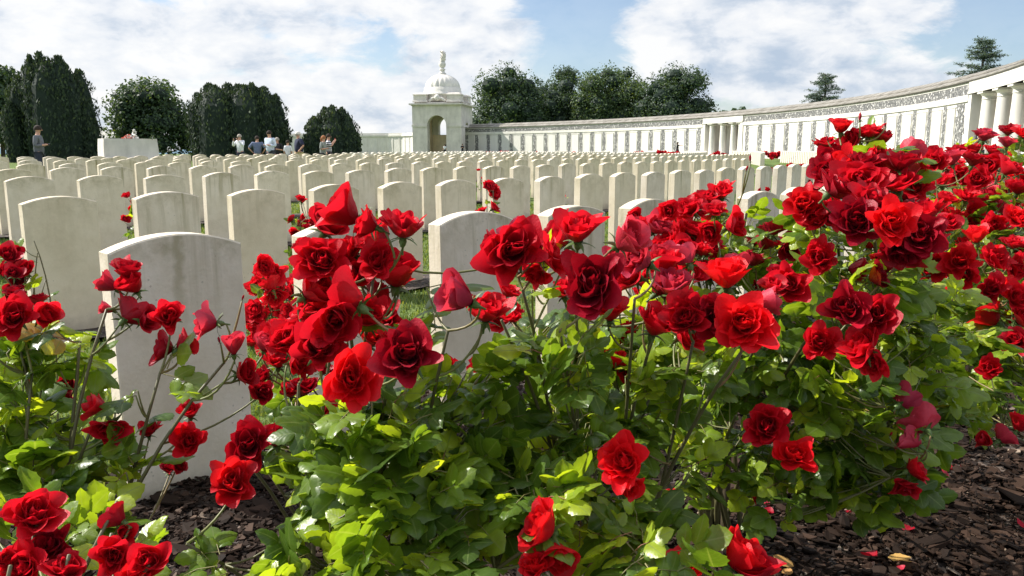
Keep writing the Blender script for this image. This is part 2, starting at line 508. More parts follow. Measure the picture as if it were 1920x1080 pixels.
# soil / bark mulch sheet
m, nt, p = mat('bark mulch bed')
t = nd(nt, 'ShaderNodeTexCoord')
v = nd(nt, 'ShaderNodeTexVoronoi', inp={'Scale': 32.0, 'Randomness': 1.0})
nt.links.new(t.outputs['Object'], v.inputs['Vector'])
sx = nd(nt, 'ShaderNodeSeparateColor')
nt.links.new(v.outputs['Color'], sx.inputs[0])
nt.links.new(ramp(nt, sx.outputs[0], [(0.0, (0.018, 0.013, 0.011)), (0.5, (0.042, 0.030, 0.024)), (0.85, (0.075, 0.055, 0.042)), (1.0, (0.15, 0.11, 0.085))]), p.inputs['Base Color'])
p.inputs['Roughness'].default_value = 0.85
b = nd(nt, 'ShaderNodeBump', inp={'Strength': 1.0, 'Distance': 0.02})
nt.links.new(v.outputs['Distance'], b.inputs['Height']); nt.links.new(b.outputs[0], p.inputs['Normal'])
M['mulch'] = m
m, nt, p = mat('bark chip')
at = nd(nt, 'ShaderNodeAttribute', attribute_name='tint')
nt.links.new(ramp(nt, at.outputs['Fac'], [(0.0, (0.010, 0.006, 0.004)), (0.5, (0.024, 0.013, 0.008)), (0.8, (0.052, 0.030, 0.020)), (0.93, (0.11, 0.074, 0.052)), (1.0, (0.26, 0.20, 0.15))]), p.inputs['Base Color'])
p.inputs['Roughness'].default_value = 0.75
p.inputs['Specular IOR Level'].default_value = 0.15
M['chip'] = m

# wall stones
def ashlar(name, col, var=0.12, scale=0.5):
    m, nt, p = mat(name)
    lk = nt.links.new
    t = nd(nt, 'ShaderNodeTexCoord')
    n = nd(nt, 'ShaderNodeTexNoise', inp={'Scale': scale, 'Detail': 8.0, 'Roughness': 0.65})
    lk(t.outputs['Object'], n.inputs['Vector'])
    sc = nd(nt, 'ShaderNodeVectorMath', operation='MULTIPLY', inp={1: (2.2, 2.2, 0.35)})
    lk(t.outputs['Object'], sc.inputs[0])
    n2 = nd(nt, 'ShaderNodeTexNoise', inp={'Scale': 1.0, 'Detail': 5.0, 'Roughness': 0.6})
    lk(sc.outputs[0], n2.inputs['Vector'])
    f = math_n(nt, 'ADD', math_n(nt, 'MULTIPLY', n.outputs[0], 0.6), math_n(nt, 'MULTIPLY', n2.outputs[0], 0.4))
    c0 = tuple(c * (1 - var) for c in col); c1 = tuple(min(1, c * (1 + var)) for c in col)
    lk(ramp(nt, f, [(0.38, c0), (0.6, c1)]), p.inputs['Base Color'])
    p.inputs['Roughness'].default_value = 0.85
    p.inputs['Specular IOR Level'].default_value = 0.25
    return m


M['wall'] = ashlar('white memorial stone', (0.66, 0.635, 0.585), 0.10)
M['panel'] = ashlar('name panel stone', (0.69, 0.665, 0.62), 0.06)
M['pav'] = ashlar('weathered pavilion stone', (0.62, 0.58, 0.525), 0.15, 0.8)
M['pav_bounce'] = ashlar('bounce-tinted inner stone', (0.74, 0.60, 0.45), 0.12, 0.8)  # warm bounced light of the interior, put into the stone colour
nt = M['panel'].node_tree; p = nt.nodes['Principled BSDF']
t = nd(nt, 'ShaderNodeTexCoord'); sx = nd(nt, 'ShaderNodeSeparateXYZ'); nt.links.new(t.outputs['Object'], sx.inputs[0])
ln_ = math_n(nt, 'GREATER_THAN', math_n(nt, 'FRACT', math_n(nt, 'MULTIPLY', sx.outputs[2], 14.0)), 0.5)
ns_ = nd(nt, 'ShaderNodeTexNoise', inp={'Scale': 13.0, 'Detail': 3.0}); nt.links.new(t.outputs['Object'], ns_.inputs['Vector'])
eng = math_n(nt, 'MULTIPLY', math_n(nt, 'MULTIPLY', ln_, math_n(nt, 'GREATER_THAN', ns_.outputs[0], 0.47)), 0.34)
mp = nd(nt, 'ShaderNodeMix', data_type='RGBA'); nt.links.new(eng, mp.inputs[0])
nt.links.new(p.inputs['Base Color'].links[0].from_socket, mp.inputs[6]); mp.inputs[7].default_value = (0.42, 0.40, 0.36, 1)
nt.links.new(mp.outputs[2], p.inputs['Base Color'])
m, nt, p = mat('knapped flint')
t = nd(nt, 'ShaderNodeTexCoord')
v = nd(nt, 'ShaderNodeTexVoronoi', inp={'Scale': 9.0})
nt.links.new(t.outputs['Object'], v.inputs['Vector'])
v2 = nd(nt, 'ShaderNodeTexVoronoi', feature='DISTANCE_TO_EDGE', inp={'Scale': 9.0})
nt.links.new(t.outputs['Object'], v2.inputs['Vector'])
sx = nd(nt, 'ShaderNodeSeparateColor')
nt.links.new(v.outputs['Color'], sx.inputs[0])
c = ramp(nt, sx.outputs[0], [(0.0, (0.05, 0.05, 0.055)), (0.5, (0.11, 0.11, 0.11)), (0.82, (0.19, 0.185, 0.175)), (0.9, (0.50, 0.49, 0.46)), (1.0, (0.70, 0.68, 0.65))])
mx_ = nd(nt, 'ShaderNodeMix', data_type='RGBA')
nt.links.new(math_n(nt, 'LESS_THAN', v2.outputs['Distance'], 0.035), mx_.inputs[0])
nt.links.new(c, mx_.inputs[6]); mx_.inputs[7].default_value = (0.36, 0.35, 0.33, 1)
nt.links.new(mx_.outputs[2], p.inputs['Base Color'])
p.inputs['Roughness'].default_value = 0.45
M['flint'] = m
# stone roof slabs
m, nt, p = mat('stone roof slabs')
t = nd(nt, 'ShaderNodeTexCoord')
n = nd(nt, 'ShaderNodeTexNoise', inp={'Scale': 0.8, 'Detail': 8.0, 'Roughness': 0.7})
nt.links.new(t.outputs['Object'], n.inputs['Vector'])
nt.links.new(ramp(nt, n.outputs[0], [(0.33, (0.15, 0.14, 0.115)), (0.5, (0.22, 0.205, 0.175)), (0.66, (0.30, 0.285, 0.25))]), p.inputs['Base Color'])
p.inputs['Roughness'].default_value = 0.9
M['roof'] = m
M['joint'] = simple('dark joint', (0.07, 0.065, 0.055), 0.9)

# ------------------------------------------------------------ setting: ground, lawn, beds
def sheet(name, xs, ys, zf, m, kind='structure'):
    X, Y = np.meshgrid(xs, ys)
    Z = zf(X, Y)
    v = np.stack([X, Y, Z], -1).reshape(-1, 3)
    nx, ny = len(xs), len(ys)
    i = np.arange(ny - 1)[:, None] * nx + np.arange(nx - 1)[None, :]
    q = np.stack([i, i + 1, i + nx + 1, i + nx], -1).reshape(-1, 4)
    mb = MB(); mb.add(v, q)
    o = mb.build(name, m, smooth=True)
    return tag(o, kind=kind)


gx = np.concatenate([-np.geomspace(3000, 60, 14), np.linspace(-55, 55, 90), np.geomspace(60, 3000, 14)])
gy = np.concatenate([[-60, -20], np.linspace(-6, 140, 120), np.geomspace(150, 4000, 14)])
def gz(X, Y):
    far = np.clip((np.hypot(X, Y) - 170) / 400.0, 0, 1)
    return ground(X, Y) - 0.02 - 3.0 * far
sheet('lawn', gx, gy, gz, M['grass'])


def arcsheet(name, r0, r1, t0, t1, nr, ntheta, zf, m):
    rs = np.linspace(r0, r1, nr); ts = np.linspace(t0, t1, ntheta)
    T, RR = np.meshgrid(ts, rs)
    X, Y = arc(T, RR)
    v = np.stack([X, Y, zf(X, Y, RR)], -1).reshape(-1, 3)
    nx, ny = ntheta, nr
    i = np.arange(ny - 1)[:, None] * nx + np.arange(nx - 1)[None, :]
    q = np.stack([i, i + 1, i + nx + 1, i + nx], -1).reshape(-1, 4)
    mb = MB(); mb.add(v, q)
    return tag(mb.build(name, m, smooth=True), kind='structure')


def lump(X, Y):
    return 0.012 * np.sin(X * 9 + 1.3 * np.sin(Y * 7)) * np.sin(Y * 8 + X * 3) + 0.008 * np.sin(X * 23 + Y * 19)


def bedz(X, Y, RR):
    edge = np.clip((RR - 86.62) / 0.35, 0, 1)
    return ground(X, Y) - 0.03 + 0.065 * edge + lump(X, Y) * edge


arcsheet('mulch_bed', 86.62, 93.0, R(-50), R(-27), 120, 500, bedz, M['mulch'])
ROWR = [87.05, 84.4] + [81.4 - 3.0 * k for k in range(0, 27)]
for k, r in enumerate(ROWR[1:8]):
    arcsheet('soil_strip', r - 0.16, r + 0.34, R(-56), R(-12) if k > 2 else R(-38.2), 5, 220, lambda X, Y, RR: ground(X, Y) + 0.006 + 0.01 * np.sin(X * 17) * np.sin(Y * 13), M['mulch'])

# gravel path glimpsed crossing the lawn at the right
pm = simple('pale path', (0.55, 0.53, 0.47), 0.9, 0.1, 5)
mb = MB()
for a, b_ in [(0, 1)]:
    P0 = atY(1425, 320, 29.5); P1 = atY(1640, 320, 31.5)
    z0 = float(ground(P0[0], P0[1])) + 0.01
    mb.box(P0[0], P1[0], 29.9, 30.35, z0 - .1, z0 + 0.03)
tag(mb.build('path', pm), kind='structure')

# far wooded rise beyond the cemetery
mb = MB()
xs = np.linspace(-900, 500, 240)
top = 7 + 3.5 * np.sin(xs * 0.021) + 2.2 * np.sin(xs * 0.067 + 1) + rng.normal(0, .5, 240)
v = np.concatenate([np.stack([xs, np.full(240, 900.0), np.full(240, -6.0)], -1), np.stack([xs, np.full(240, 930.0), top - 4], -1), np.stack([xs, np.full(240, 1000.0), top - 6], -1)])
q = [(i + 240 * k, i + 1 + 240 * k, i + 241 + 240 * k, i + 240 + 240 * k) for k in (0, 1) for i in range(239)]
mb.add(v, q)
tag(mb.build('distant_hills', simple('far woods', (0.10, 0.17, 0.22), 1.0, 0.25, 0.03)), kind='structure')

# ------------------------------------------------------------ headstones
def stone_mesh(name, m, W=0.38, H=0.785, T=0.078, rise=0.040, n=16, bv=0.004):
    """upright slab with a segmental top, slightly eased edges; local x along the face, +y = towards the back"""
    hw = W / 2
    def outline(ins):
        pts = [(-hw + ins, -0.12), (hw - ins, -0.12)]
        for i in range(n + 1):
            u = 1 - 2 * i / n
            pts.append((u * (hw - ins), H - ins - rise * (u * u)))
        return pts
    o1 = outline(0.0); o0 = outline(bv)
    k = len(o1)
    mb = MB()
    y = T / 2
    v = [(x, -y, z) for x, z in o0] + [(x, -y + bv, z) for x, z in o1] + [(x, y - bv, z) for x, z in o1] + [(x, y, z) for x, z in o0]
    q = []
    for a in range(3):
        for i in range(k):
            j = (i + 1) % k
            q.append((a * k + i, a * k + j, (a + 1) * k + j, (a + 1) * k + i))
    # caps as strips between left and right halves of the outline
    tr = []
    for base, flip in ((0, False), (3 * k, True)):
        L_, R_ = 0, 1
        # vertices: 0 left-bottom, 1 right-bottom, 2..k-1 right-top .. left-top
        lo, hi = 2, k - 1
        quadset = [(L_, R_, lo, hi)]
        while hi - lo > 1:
            quadset.append((hi, lo, lo + 1, hi - 1))
            lo += 1; hi -= 1
            if hi - lo <= 1: break
        for qq in quadset:
            qq = tuple(base + t_ for t_ in qq)
            if len(set(qq)) == 4: q.append(qq[::-1] if flip else qq)
            else:
                s_ = list(dict.fromkeys(qq)); tr.append(tuple(s_[::-1] if flip else s_))
    mb.add(v, q, tr)
    return mb.mesh(name, m, smooth=False)


SM = [stone_mesh('headstone', M['stone']), stone_mesh('headstone', M['stone'], rise=0.036, H=0.78), stone_mesh('headstone', M['stone'], rise=0.043)]
SM_DARK = stone_mesh('headstone', M['stone_dark'])


def proj(P):
    d = np.asarray(P) - CAM
    z = d @ F3
    return 960 + FPX * (d @ R3) / z, 540 - FPX * (d @ U3) / z, z


YMX = [(-40, 10), (-20, 18), (-14, 21.5), (-11, 27), (-9.5, 31), (-6.5, 44), (-3, 58), (5, 64), (14, 62), (20, 56), (24, 46), (26, 38)]
stones = []
for ri, r in enumerate(ROWR):
    step = (0.588 if ri == 0 else 0.598 if ri == 1 else 0.585) / r
    # start phases measured for the first rows
    if ri == 0:
        x_, y_ = -0.965, 2.30
    elif ri == 1:
        x_, y_ = -1.59, 5.26
    elif ri == 2:
        x_, y_ = -4.2, 8.68
    else:
        x_, y_ = None, None
    ph = math.atan2(y_ - WC[1], x_ - WC[0]) if x_ is not None else -0.75 + random.random() * step
    for k in range(-40, 260):
        th = ph + k * step
        if th > R(35): break
        X, Y = arc(th, r)
        if Y < 1.0: continue
        if ri == 0 and X > 5.5: continue
        if Y > np.interp(X, [a for a, _ in YMX], [b for _, b in YMX]): continue
        if math.hypot(X - WC[0], Y - WC[1]) > 87.3: continue
        # cross aisle at the right
        if 12.3 < Y < 37 and 0.292 < X / Y < 0.378 - 0.03 * (Y < 18): continue
        if ri == 1 and X > 9: continue
        z = float(ground(X, Y))
        pxx, pyy, dz = proj((X, Y, z + 0.78))
        if dz < 0.5 or pxx < -110 or pxx > 2010: continue
        if pxx > 1760: continue
        stones.append([dz, ri, th, X, Y, z, pxx])
ORD = ['', 'first', 'second', 'third', 'fourth', 'fifth', 'sixth', 'seventh', 'eighth', 'ninth', 'tenth', 'eleventh', 'twelfth', 'thirteenth', 'fourteenth', 'fifteenth', 'sixteenth', 'seventeenth', 'eighteenth', 'nineteenth', 'twentieth',
       'twenty-first', 'twenty-second', 'twenty-third', 'twenty-fourth', 'twenty-fifth', 'twenty-sixth', 'twenty-seventh', 'twenty-eighth', 'twenty-ninth', 'thirtieth', 'thirty-first', 'thirty-second', 'thirty-third', 'thirty-fourth',
       'thirty-fifth', 'thirty-sixth', 'thirty-seventh', 'thirty-eighth', 'thirty-ninth', 'fortieth', 'forty-first', 'forty-second', 'forty-third', 'forty-fourth', 'forty-fifth', 'forty-sixth', 'forty-seventh', 'forty-eighth', 'forty-ninth', 'fiftieth']
stones.sort(key=lambda s: s[0])
near = stones[:300]
far = stones[300:]
rows_seen = sorted(set(s[1] for s in near))
rowcount = {}
for s in sorted(near, key=lambda s: (s[1], s[6])):
    dz, ri, th, X, Y, z, pxx = s
    rowcount[ri] = rowcount.get(ri, 0) + 1
    me = random.choice(SM)
    first_big = ri == 0 and abs(X + 0.98) < 0.1
    if first_big: me = SM_DARK
    o = put('headstone', me, None, (X, Y, z - random.uniform(0, 0.012) * (0 if ri == 0 else 1)))
    o.rotation_euler = (random.gauss(0, R(0.35)), random.gauss(0, R(0.4)), th + R(90) + random.gauss(0, R(0.9)))
    if ri == 0:
        look = {True: 'large nearest white headstone with a dark streak down its middle, behind the left roses'}.get(first_big)
        lab = look or 'white headstone in the nearest row behind the roses, %s from the left' % ORD[rowcount[ri]]
    elif ri < len(ORD) and rowcount[ri] < len(ORD):
        lab = 'pale stone headstone, %s from the left in the %s row back' % (ORD[rowcount[ri]], ORD[ri + 1])
    tag(o, lab, 'headstone', 'pale headstones standing in curved rows on the lawn')
# the farthest ones
if far:
    mb = MB()
    base = stone_mesh('tmp', M['stone'], n=4)
    bv_ = np.zeros(len(base.vertices) * 3, np.float32); base.vertices.foreach_get('co', bv_); bv_ = bv_.reshape(-1, 3)
    bq = [tuple(p_.vertices) for p_ in base.polygons]
    q4 = [q_ for q_ in bq if len(q_) == 4]; t3 = [q_ for q_ in bq if len(q_) == 3]
    for dz, ri, th, X, Y, z, pxx in far:
        c_, s_ = math.cos(th + R(90)), math.sin(th + R(90))
        v = bv_.copy()
        v2_ = np.stack([v[:, 0] * c_ - v[:, 1] * s_ + X, v[:, 0] * s_ + v[:, 1] * c_ + Y, v[:, 2] + z], -1)
        mb.add(v2_, q4, t3)
    bpy.data.meshes.remove(base)
    o = mb.build('distant_headstones', simple('far headstone stone', (0.65, 0.605, 0.50), 0.88, 0.1, 3))
    tag(o, 'dense far rows of tiny pale headstones in front of the memorial wall', 'headstones', kind='stuff')
print('STONES', len(near), len(far), 'max near dist', near[-1][0])

# ------------------------------------------------------------ memorial wall
EZ = EYE
def arcbox(mb, t0, t1, r0, r1, z0, z1, mi=0, n=None):
    n = n or max(1, int(abs(t1 - t0) * 90 / 1.2))
    ts = np.linspace(t0, t1, n + 1)
    v = []
    for t_ in ts:
        for r_ in (r0, r1):
            x, y = arc(t_, r_)
            v += [(x, y, z0), (x, y, z1)]
    q = []
    for i in range(n):
        a, b_ = i * 4, i * 4 + 4
        q += [(a, a + 1, b_ + 1, b_), (a + 2, b_ + 2, b_ + 3, a + 3), (a + 1, a + 3, b_ + 3, b_ + 1), (a, b_, b_ + 2, a + 2)]
    q += [(0, 2, 3, 1), (n * 4, n * 4 + 1, n * 4 + 3, n * 4 + 2)]
    mb.add(v, q, mi=mi)


def slope(mb, t0, t1, r0, z0, r1, z1, th=0.07, n=None, mi=0):
    n = n or max(1, int(abs(t1 - t0) * 90 / 1.2))
    ts = np.linspace(t0, t1, n + 1)
    v = []
    for t_ in ts:
        for (r_, z_) in ((r0, z0), (r0, z0 - th), (r1, z1), (r1, z1 - th)):
            x, y = arc(t_, r_)
            v.append((x, y, z_))
    q = []
    for i in range(n):
        a, b_ = i * 4, i * 4 + 4
        q += [(a, b_, b_ + 1, a + 1), (a + 2, a + 3, b_ + 3, b_ + 2), (a, a + 2, b_ + 2, b_), (a + 1, b_ + 1, b_ + 3, a + 3)]
    q += [(0, 1, 3, 2), (n * 4, n * 4 + 2, n * 4 + 3, n * 4 + 1)]
    mb.add(v, q, mi=mi)


T_A, T_P0, T_P1, T_Q0, T_E = R(53.2), R(19.3), R(13.9), R(-13.0), R(-24.5)
wall = empty('memorial_wall', (*arc(R(15), 89.3), 0), label='long curved white stone memorial wall with dark flint strips and columned openings', cat='memorial wall')
wl = wall.location.copy()
def wb(mb, name, m, parent=None, smooth=False):
    # geometry is in world coordinates; shift into the wall's frame
    for a in mb.v: a -= np.array(wl, dtype=np.float32) if parent is None else 0
    o = mb.build(name, m, wall if parent is None else parent, smooth)
    return o
def E_(z): return z + EZ
# solid wall bays
ZB = 0.0
for (a, b_) in ((T_A, T_P0), (T_P1, T_Q0)):
    mb = MB()
    arcbox(mb, a, b_, 89.0, 90.9, ZB, E_(2.6))
    arcbox(mb, a, b_, 88.92, 90.9, E_(2.603), E_(2.95))
    arcbox(mb, a, b_, 88.96, 90.9, E_(3.5), E_(3.72))
    arcbox(mb, a, b_, 89.06, 90.9, E_(2.953), E_(3.497))
    arcbox(mb, a, b_, 88.82, 88.997, ZB, 0.62)
    wb(mb, 'wall_body', M['wall'])
    mb = MB(); arcbox(mb, a - 0.002, b_ + 0.002, 88.985, 89.057, E_(2.96), E_(3.49)); wb(mb, 'flint_frieze', M['flint'])
# roof in two stepped courses
mb = MB()
slope(mb, T_A, T_E, 88.86, E_(3.74), 89.46, E_(4.00), 0.06)
slope(mb, T_A, T_E, 89.40, E_(4.05), 90.0, E_(4.30), 0.06)
slope(mb, T_A, T_E, 91.35, E_(3.78), 90.02, E_(4.30), 0.07)
rf = wb(mb, 'roof', M['roof'])
mb = MB()
arcbox(mb, T_A, T_E, 88.875, 89.3, E_(3.62), E_(3.66))
arcbox(mb, T_A, T_E, 89.43, 89.6, E_(3.92), E_(3.985))
wb(mb, 'roof_joint', M['joint'])
# slab joints on the roof, as thin raised ribs
mb = MB()
for t_ in np.arange(T_E, T_A, 1.5 / 90):
    slope(mb, t_, t_ + 0.0004, 88.87, E_(3.75), 89.45, E_(4.008), 0.05, n=1)
    t2 = t_ + 0.7 / 90
    slope(mb, t2, t2 + 0.0004, 89.41, E_(4.062), 90.0, E_(4.308), 0.05, n=1)
for a in mb.v: a -= np.array(wl, dtype=np.float32)
mb.build('roof_rib', M['joint'], wall)

# flint strips and framed name panels
s1 = [R(a) for a in np.linspace(52.25, 19.75, 21)]
s2 = [R(a) for a in np.linspace(13.4, -12.2, 16)]
def strip(t_, w, seedn):
    rr = random.Random(seedn)
    mb = MB()
    z = 0.0 + 0.62
    for k in range(9):
        z1 = z + (E_(2.52) - 0.62) / 9
        ww = w * rr.uniform(0.82, 1.25); o_ = rr.uniform(-0.06, 0.06) * w
        arcbox(mb, t_ + (ww / 2 + o_) / 89, t_ - (ww / 2 - o_) / 89, 88.975, 88.9985, z, z1, n=1)
        z = z1
    for a in mb.v: a -= np.array(wl, dtype=np.float32)
    return mb.build('flint_strip', M['flint'], wall)
for k, t_ in enumerate(s1): strip(t_, 1.15 if k == 0 else 0.62, k)
for k, t_ in enumerate(s2): strip(t_, 1.3 if k == len(s2) - 1 else 0.60, 50 + k)
def panel(ta, tb):
    mb = MB()
    arcbox(mb, ta, tb, 88.955, 88.9985, 0.70, E_(2.36), n=1)
    for a in mb.v: a -= np.array(wl, dtype=np.float32)
    f_ = mb.build('name_panel', M['panel'], wall)
    mb = MB()
    w = 0.035 / 89
    arcbox(mb, ta + w, ta, 88.925, 88.9985, 0.68, E_(2.40), n=1)
    arcbox(mb, tb, tb - w, 88.925, 88.9985, 0.68, E_(2.40), n=1)
    arcbox(mb, ta, tb, 88.925, 88.952, E_(2.36), E_(2.40), n=1)
    for a in mb.v: a -= np.array(wl, dtype=np.float32)
    mb.build('frame', M['wall'], f_)
for S in (s1, s2):
    for a, b_ in zip(S[:-1], S[1:]):
        g = 0.50 / 89
        panel(a - g - (0.3 / 89 if a == s1[0] else 0), b_ + g + (0.35 / 89 if b_ == s2[-1] else 0))

# columned openings
def portico(t0, t1, cols, colr):
    mb = MB()
    arcbox(mb, t0, t1, 88.9, 89.9, E_(2.98), E_(3.71))
    arcbox(mb, t0, t1, 88.86, 89.94, E_(2.98), E_(3.10))
    arcbox(mb, t0, t1, 93.2, 93.6, ZB, E_(3.4))          # rear wall of the recess
    arcbox(mb, t0, t1, 89.95, 93.2, E_(3.4), E_(3.6))     # ceiling
    arcbox(mb, t0, t1, 88.6, 93.2, ZB, 0.42)
    arcbox(mb, t0, t0 - 0.5 / 89, 88.93, 93.2, 0.42, E_(2.975))
    arcbox(mb, t1 + 0.5 / 89, t1, 88.93, 93.2, 0.42, E_(2.975))
    wb(mb, 'portico', M['wall'])
    H = E_(2.975)
    for t_ in cols:
        for r_ in (89.35, 91.6):
            x, y = arc(t_, r_)
            mb = MB()
            mb.lathe([(colr * 1.22, 0.42), (colr * 1.22, 0.52), (colr * 1.08, 0.6), (colr, 0.68), (colr * .98, 2.0), (colr * .86, H - 0.42)], 28, x - wl[0], y - wl[1], 0)
            c_ = mb.build('column', M['wall'], wall, smooth=True)
            mb = MB()
            mb.lathe([(colr * .86, H - 0.42), (colr * .95, H - .39), (colr * .87, H - .36), (colr * .88, H - 0.24), (colr * 1.12, H - 0.14), (colr * 1.18, H - .10)], 28, x - wl[0], y - wl[1], 0)
            ca, sa = math.cos(t_), math.sin(t_)
            k_ = colr * 1.22
            vv = [((dx * ca - dy * sa) + x - wl[0], (dx * sa + dy * ca) + y - wl[1], z_) for z_ in (H - .10, H - .002) for (dx, dy) in ((-k_, -k_), (k_, -k_), (k_, k_), (-k_, k_))]
            mb.add(vv, [(0, 3, 2, 1), (4, 5, 6, 7), (0, 1, 5, 4), (1, 2, 6, 5), (2, 3, 7, 6), (3, 0, 4, 7)])
            mb.build('capital', M['wall'], c_, smooth=False)
portico(T_P0 - .001, T_P1 + .001, [R(a) for a in (18.35, 16.95, 15.55, 14.55)], 0.36)
portico(T_Q0 - .001, T_E, [R(a) for a in (-14.35, -15.95, -17.55, -19.2, -20.8, -22.6)], 0.38)

# ------------------------------------------------------------ corner pavilion
PA = R(-10)
pc = np.array([-11.25, 133.9])
pav = empty('domed_pavilion', (pc[0], pc[1], 0), R(-10), label='domed white stone pavilion with a tall arch at the end of the memorial wall', cat='pavilion')
def arch_wall(mb, W, H, T, aw, spring, yoff, rot, mi=0, rear_fill=0.0):
    """wall of width W and height H with a round-headed opening, extruded by T, rotated about z"""
    hw, ha = W / 2, aw / 2
    n = 18
    inner = [(-ha, 0)] + [(-ha * math.cos(math.pi * i / n), spring + ha * math.sin(math.pi * i / n)) for i in range(n + 1)] + [(ha, 0)]
    outer = [(-hw, 0)]
    for i in range(n + 1):
        a = math.pi * i / n
        dx, dz = -math.cos(a), math.sin(a)
        t1 = hw / abs(dx) if abs(dx) > 1e-6 else 1e9
        t2 = (H - spring) / dz if dz > 1e-6 else 1e9
        t_ = min(t1, t2)
        outer.append((dx * t_, spring + dz * t_))
    outer.append((hw, 0))
    cr, sr = math.cos(rot), math.sin(rot)
    v = []
    for y in (yoff, yoff + T):
        for lst in (inner, outer):
            for (x, z) in lst:
                v.append((x * cr - y * sr, x * sr + y * cr, z))
    k = len(inner)
    q = []
    for i in range(k - 1):
        q += [(i, k + i, k + i + 1, i + 1), (2 * k + i, 2 * k + i + 1, 3 * k + i + 1, 3 * k + i), (i, i + 1, 2 * k + i + 1, 2 * k + i), (k + i, 3 * k + i, 3 * k + i + 1, k + i + 1)]
    # fill top corners
    cl = [(-hw, H), (hw, H)]
    tr = []
    b0 = len(v)
    for y in (yoff, yoff + T):
        for (x, z) in cl:
            v.append((x * cr - y * sr, x * sr + y * cr, z))
    # find the two outer points around each corner
    for ci, sgn in ((0, -1), (1, 1)):
        for i in range(1, k - 2):
            p0, p1 = outer[i], outer[i + 1]
            side0 = abs(abs(p0[0]) - hw) < 1e-4; side1 = abs(abs(p1[0]) - hw) < 1e-4
            if side0 != side1 and (p0[0] + p1[0]) * sgn > 0:
                tr += [(k + i, b0 + ci, k + i + 1), (3 * k + i, 3 * k + i + 1, b0 + 2 + ci)]
                q += [(k + i, 3 * k + i, b0 + 2 + ci, b0 + ci), (k + i + 1, b0 + ci, b0 + 2 + ci, 3 * k + i + 1)]
    mb.add(v, q, tr, mi=mi)
BZ = E_(7.0)
mb = MB()
arch_wall(mb, 8.0, BZ, 1.35, 3.1, E_(3.95), -4.0, 0)
arch_wall(mb, 8.0, BZ, 1.35, 3.1, E_(3.95), -4.0, R(180))
arch_wall(mb, 5.3, BZ - .01, 1.35, 2.6, E_(3.2), -3.995, R(90))
arch_wall(mb, 5.3, BZ - .01, 1.35, 2.6, E_(3.2), -3.995, R(-90))
mb.box(-2.65, 2.65, -2.65, 2.65, BZ - .4, BZ - .02)
mb.box(-3.9, 3.9, 2.7, 3.9, 0, E_(2.6))
pbody = mb.build('walls', M['pav'], pav)
for s_ in (-1, 1):   # string course pieces beside the arch, plinth
    mb = MB(); mb.box(min(s_ * 1.56, s_ * 4.09), max(s_ * 1.56, s_ * 4.09), -4.09, -4.002, E_(3.7), E_(4.05)); mb.build('string_course', M['pav'], pbody)
    mb = MB(); mb.box(min(s_ * 1.56, s_ * 4.16), max(s_ * 1.56, s_ * 4.16), -4.16, -4.002, 0, 0.75); mb.build('plinth', M['pav'], pbody)
mb = MB(); mb.box(4.002, 4.09, -4.0, 4.09, E_(3.7), E_(4.05)); mb.build('string_course', M['pav'], pbody)
mb = MB()
mb.box(-4.15, 4.15, -4.15, 4.15, BZ + .003, BZ + 0.14)
mb.box(-4.42, 4.42, -4.42, 4.42, BZ + .143, BZ + 0.36)
mb.build('cornice', M['pav'], pav)
mb = MB()
mb.box(-3.7, 3.7, -3.7, 3.7, BZ + .363, BZ + 0.58)
for sx_ in (-1, 1):
    for sy_ in (-1, 1):
        cx_, cy_ = sx_ * 2.75, sy_ * 2.75
        mb.lathe([(1.72, BZ + .583), (1.62, BZ + .85), (1.50, BZ + .92), (1.48, BZ + 1.6), (1.64, BZ + 1.68), (1.56, BZ + 1.84), (1.2, BZ + 2.02), (0.02, BZ + 2.08)], 4 * 1, cx_, cy_, 0)
for v_ in mb.v[1:]:   # square caps: rotate each four-sided lathe by 45 degrees about its own centre
    c_ = v_[:, :2].mean(0); d_ = v_[:, :2] - c_; k_ = math.sqrt(.5)
    v_[:, :2] = np.stack([(d_[:, 0] - d_[:, 1]) * k_, (d_[:, 0] + d_[:, 1]) * k_], -1) + c_
mb.build('attic_block', M['pav'], pav)
mb = MB()   # carved wreath swag between the blocks
for k in range(26):
    a = k / 25
    x_ = -1.15 + 2.3 * a
    zz = BZ + 0.8 + 0.45 * math.sin(math.pi * a) + 0.12 * math.sin(9 * a)
    mb.lathe([(0.02, -.2), (.2, -.12), (.26, 0), (.2, .12), (.02, .2)], 8, x_, -3.55, zz)
mb.lathe([(0.02, -.5), (.4, -.35), (.5, 0), (.35, .35), (.02, .5)], 10, 0, -3.5, BZ + 1.3)
mb.build('carved_swag', M['wall'], pav, smooth=True)
mb = MB()
prof = [(3.15, BZ + 0.75), (3.15, BZ + 1.75), (3.32, BZ + 1.8), (3.32, BZ + 1.98), (3.05, BZ + 2.05), (3.05, BZ + 2.5), (2.98, BZ + 2.55), (2.98, BZ + 2.95), (2.86, BZ + 3.0)]
mb.lathe(prof, 64)
dz0 = BZ + 3.0
segs = 96
rings = []
for i in range(14):
    a = (math.pi / 2) * i / 13 * 0.97
    ra = 2.80 * math.cos(a) ; za = dz0 + 2.15 * math.sin(a)
    rings.append((ra, za))
ang = np.linspace(0, 2 * np.pi, segs, endpoint=False)
vv = []
for (ra, za) in rings:
    rib = 1 + 0.075 * (np.abs(np.sin(ang * 10)) ** 0.5 - 0.7) * min(1, ra)
    vv.append(np.stack([ra * rib * np.cos(ang), ra * rib * np.sin(ang), np.full(segs, za)], -1))
vv = np.concatenate(vv)
q = [(i * segs + j, i * segs + (j + 1) % segs, (i + 1) * segs + (j + 1) % segs, (i + 1) * segs + j) for i in range(len(rings) - 1) for j in range(segs)]
mb.add(vv, q)
mb.build('dome', M['wall'], pav, smooth=True)
mb = MB()
t0 = dz0 + 2.15
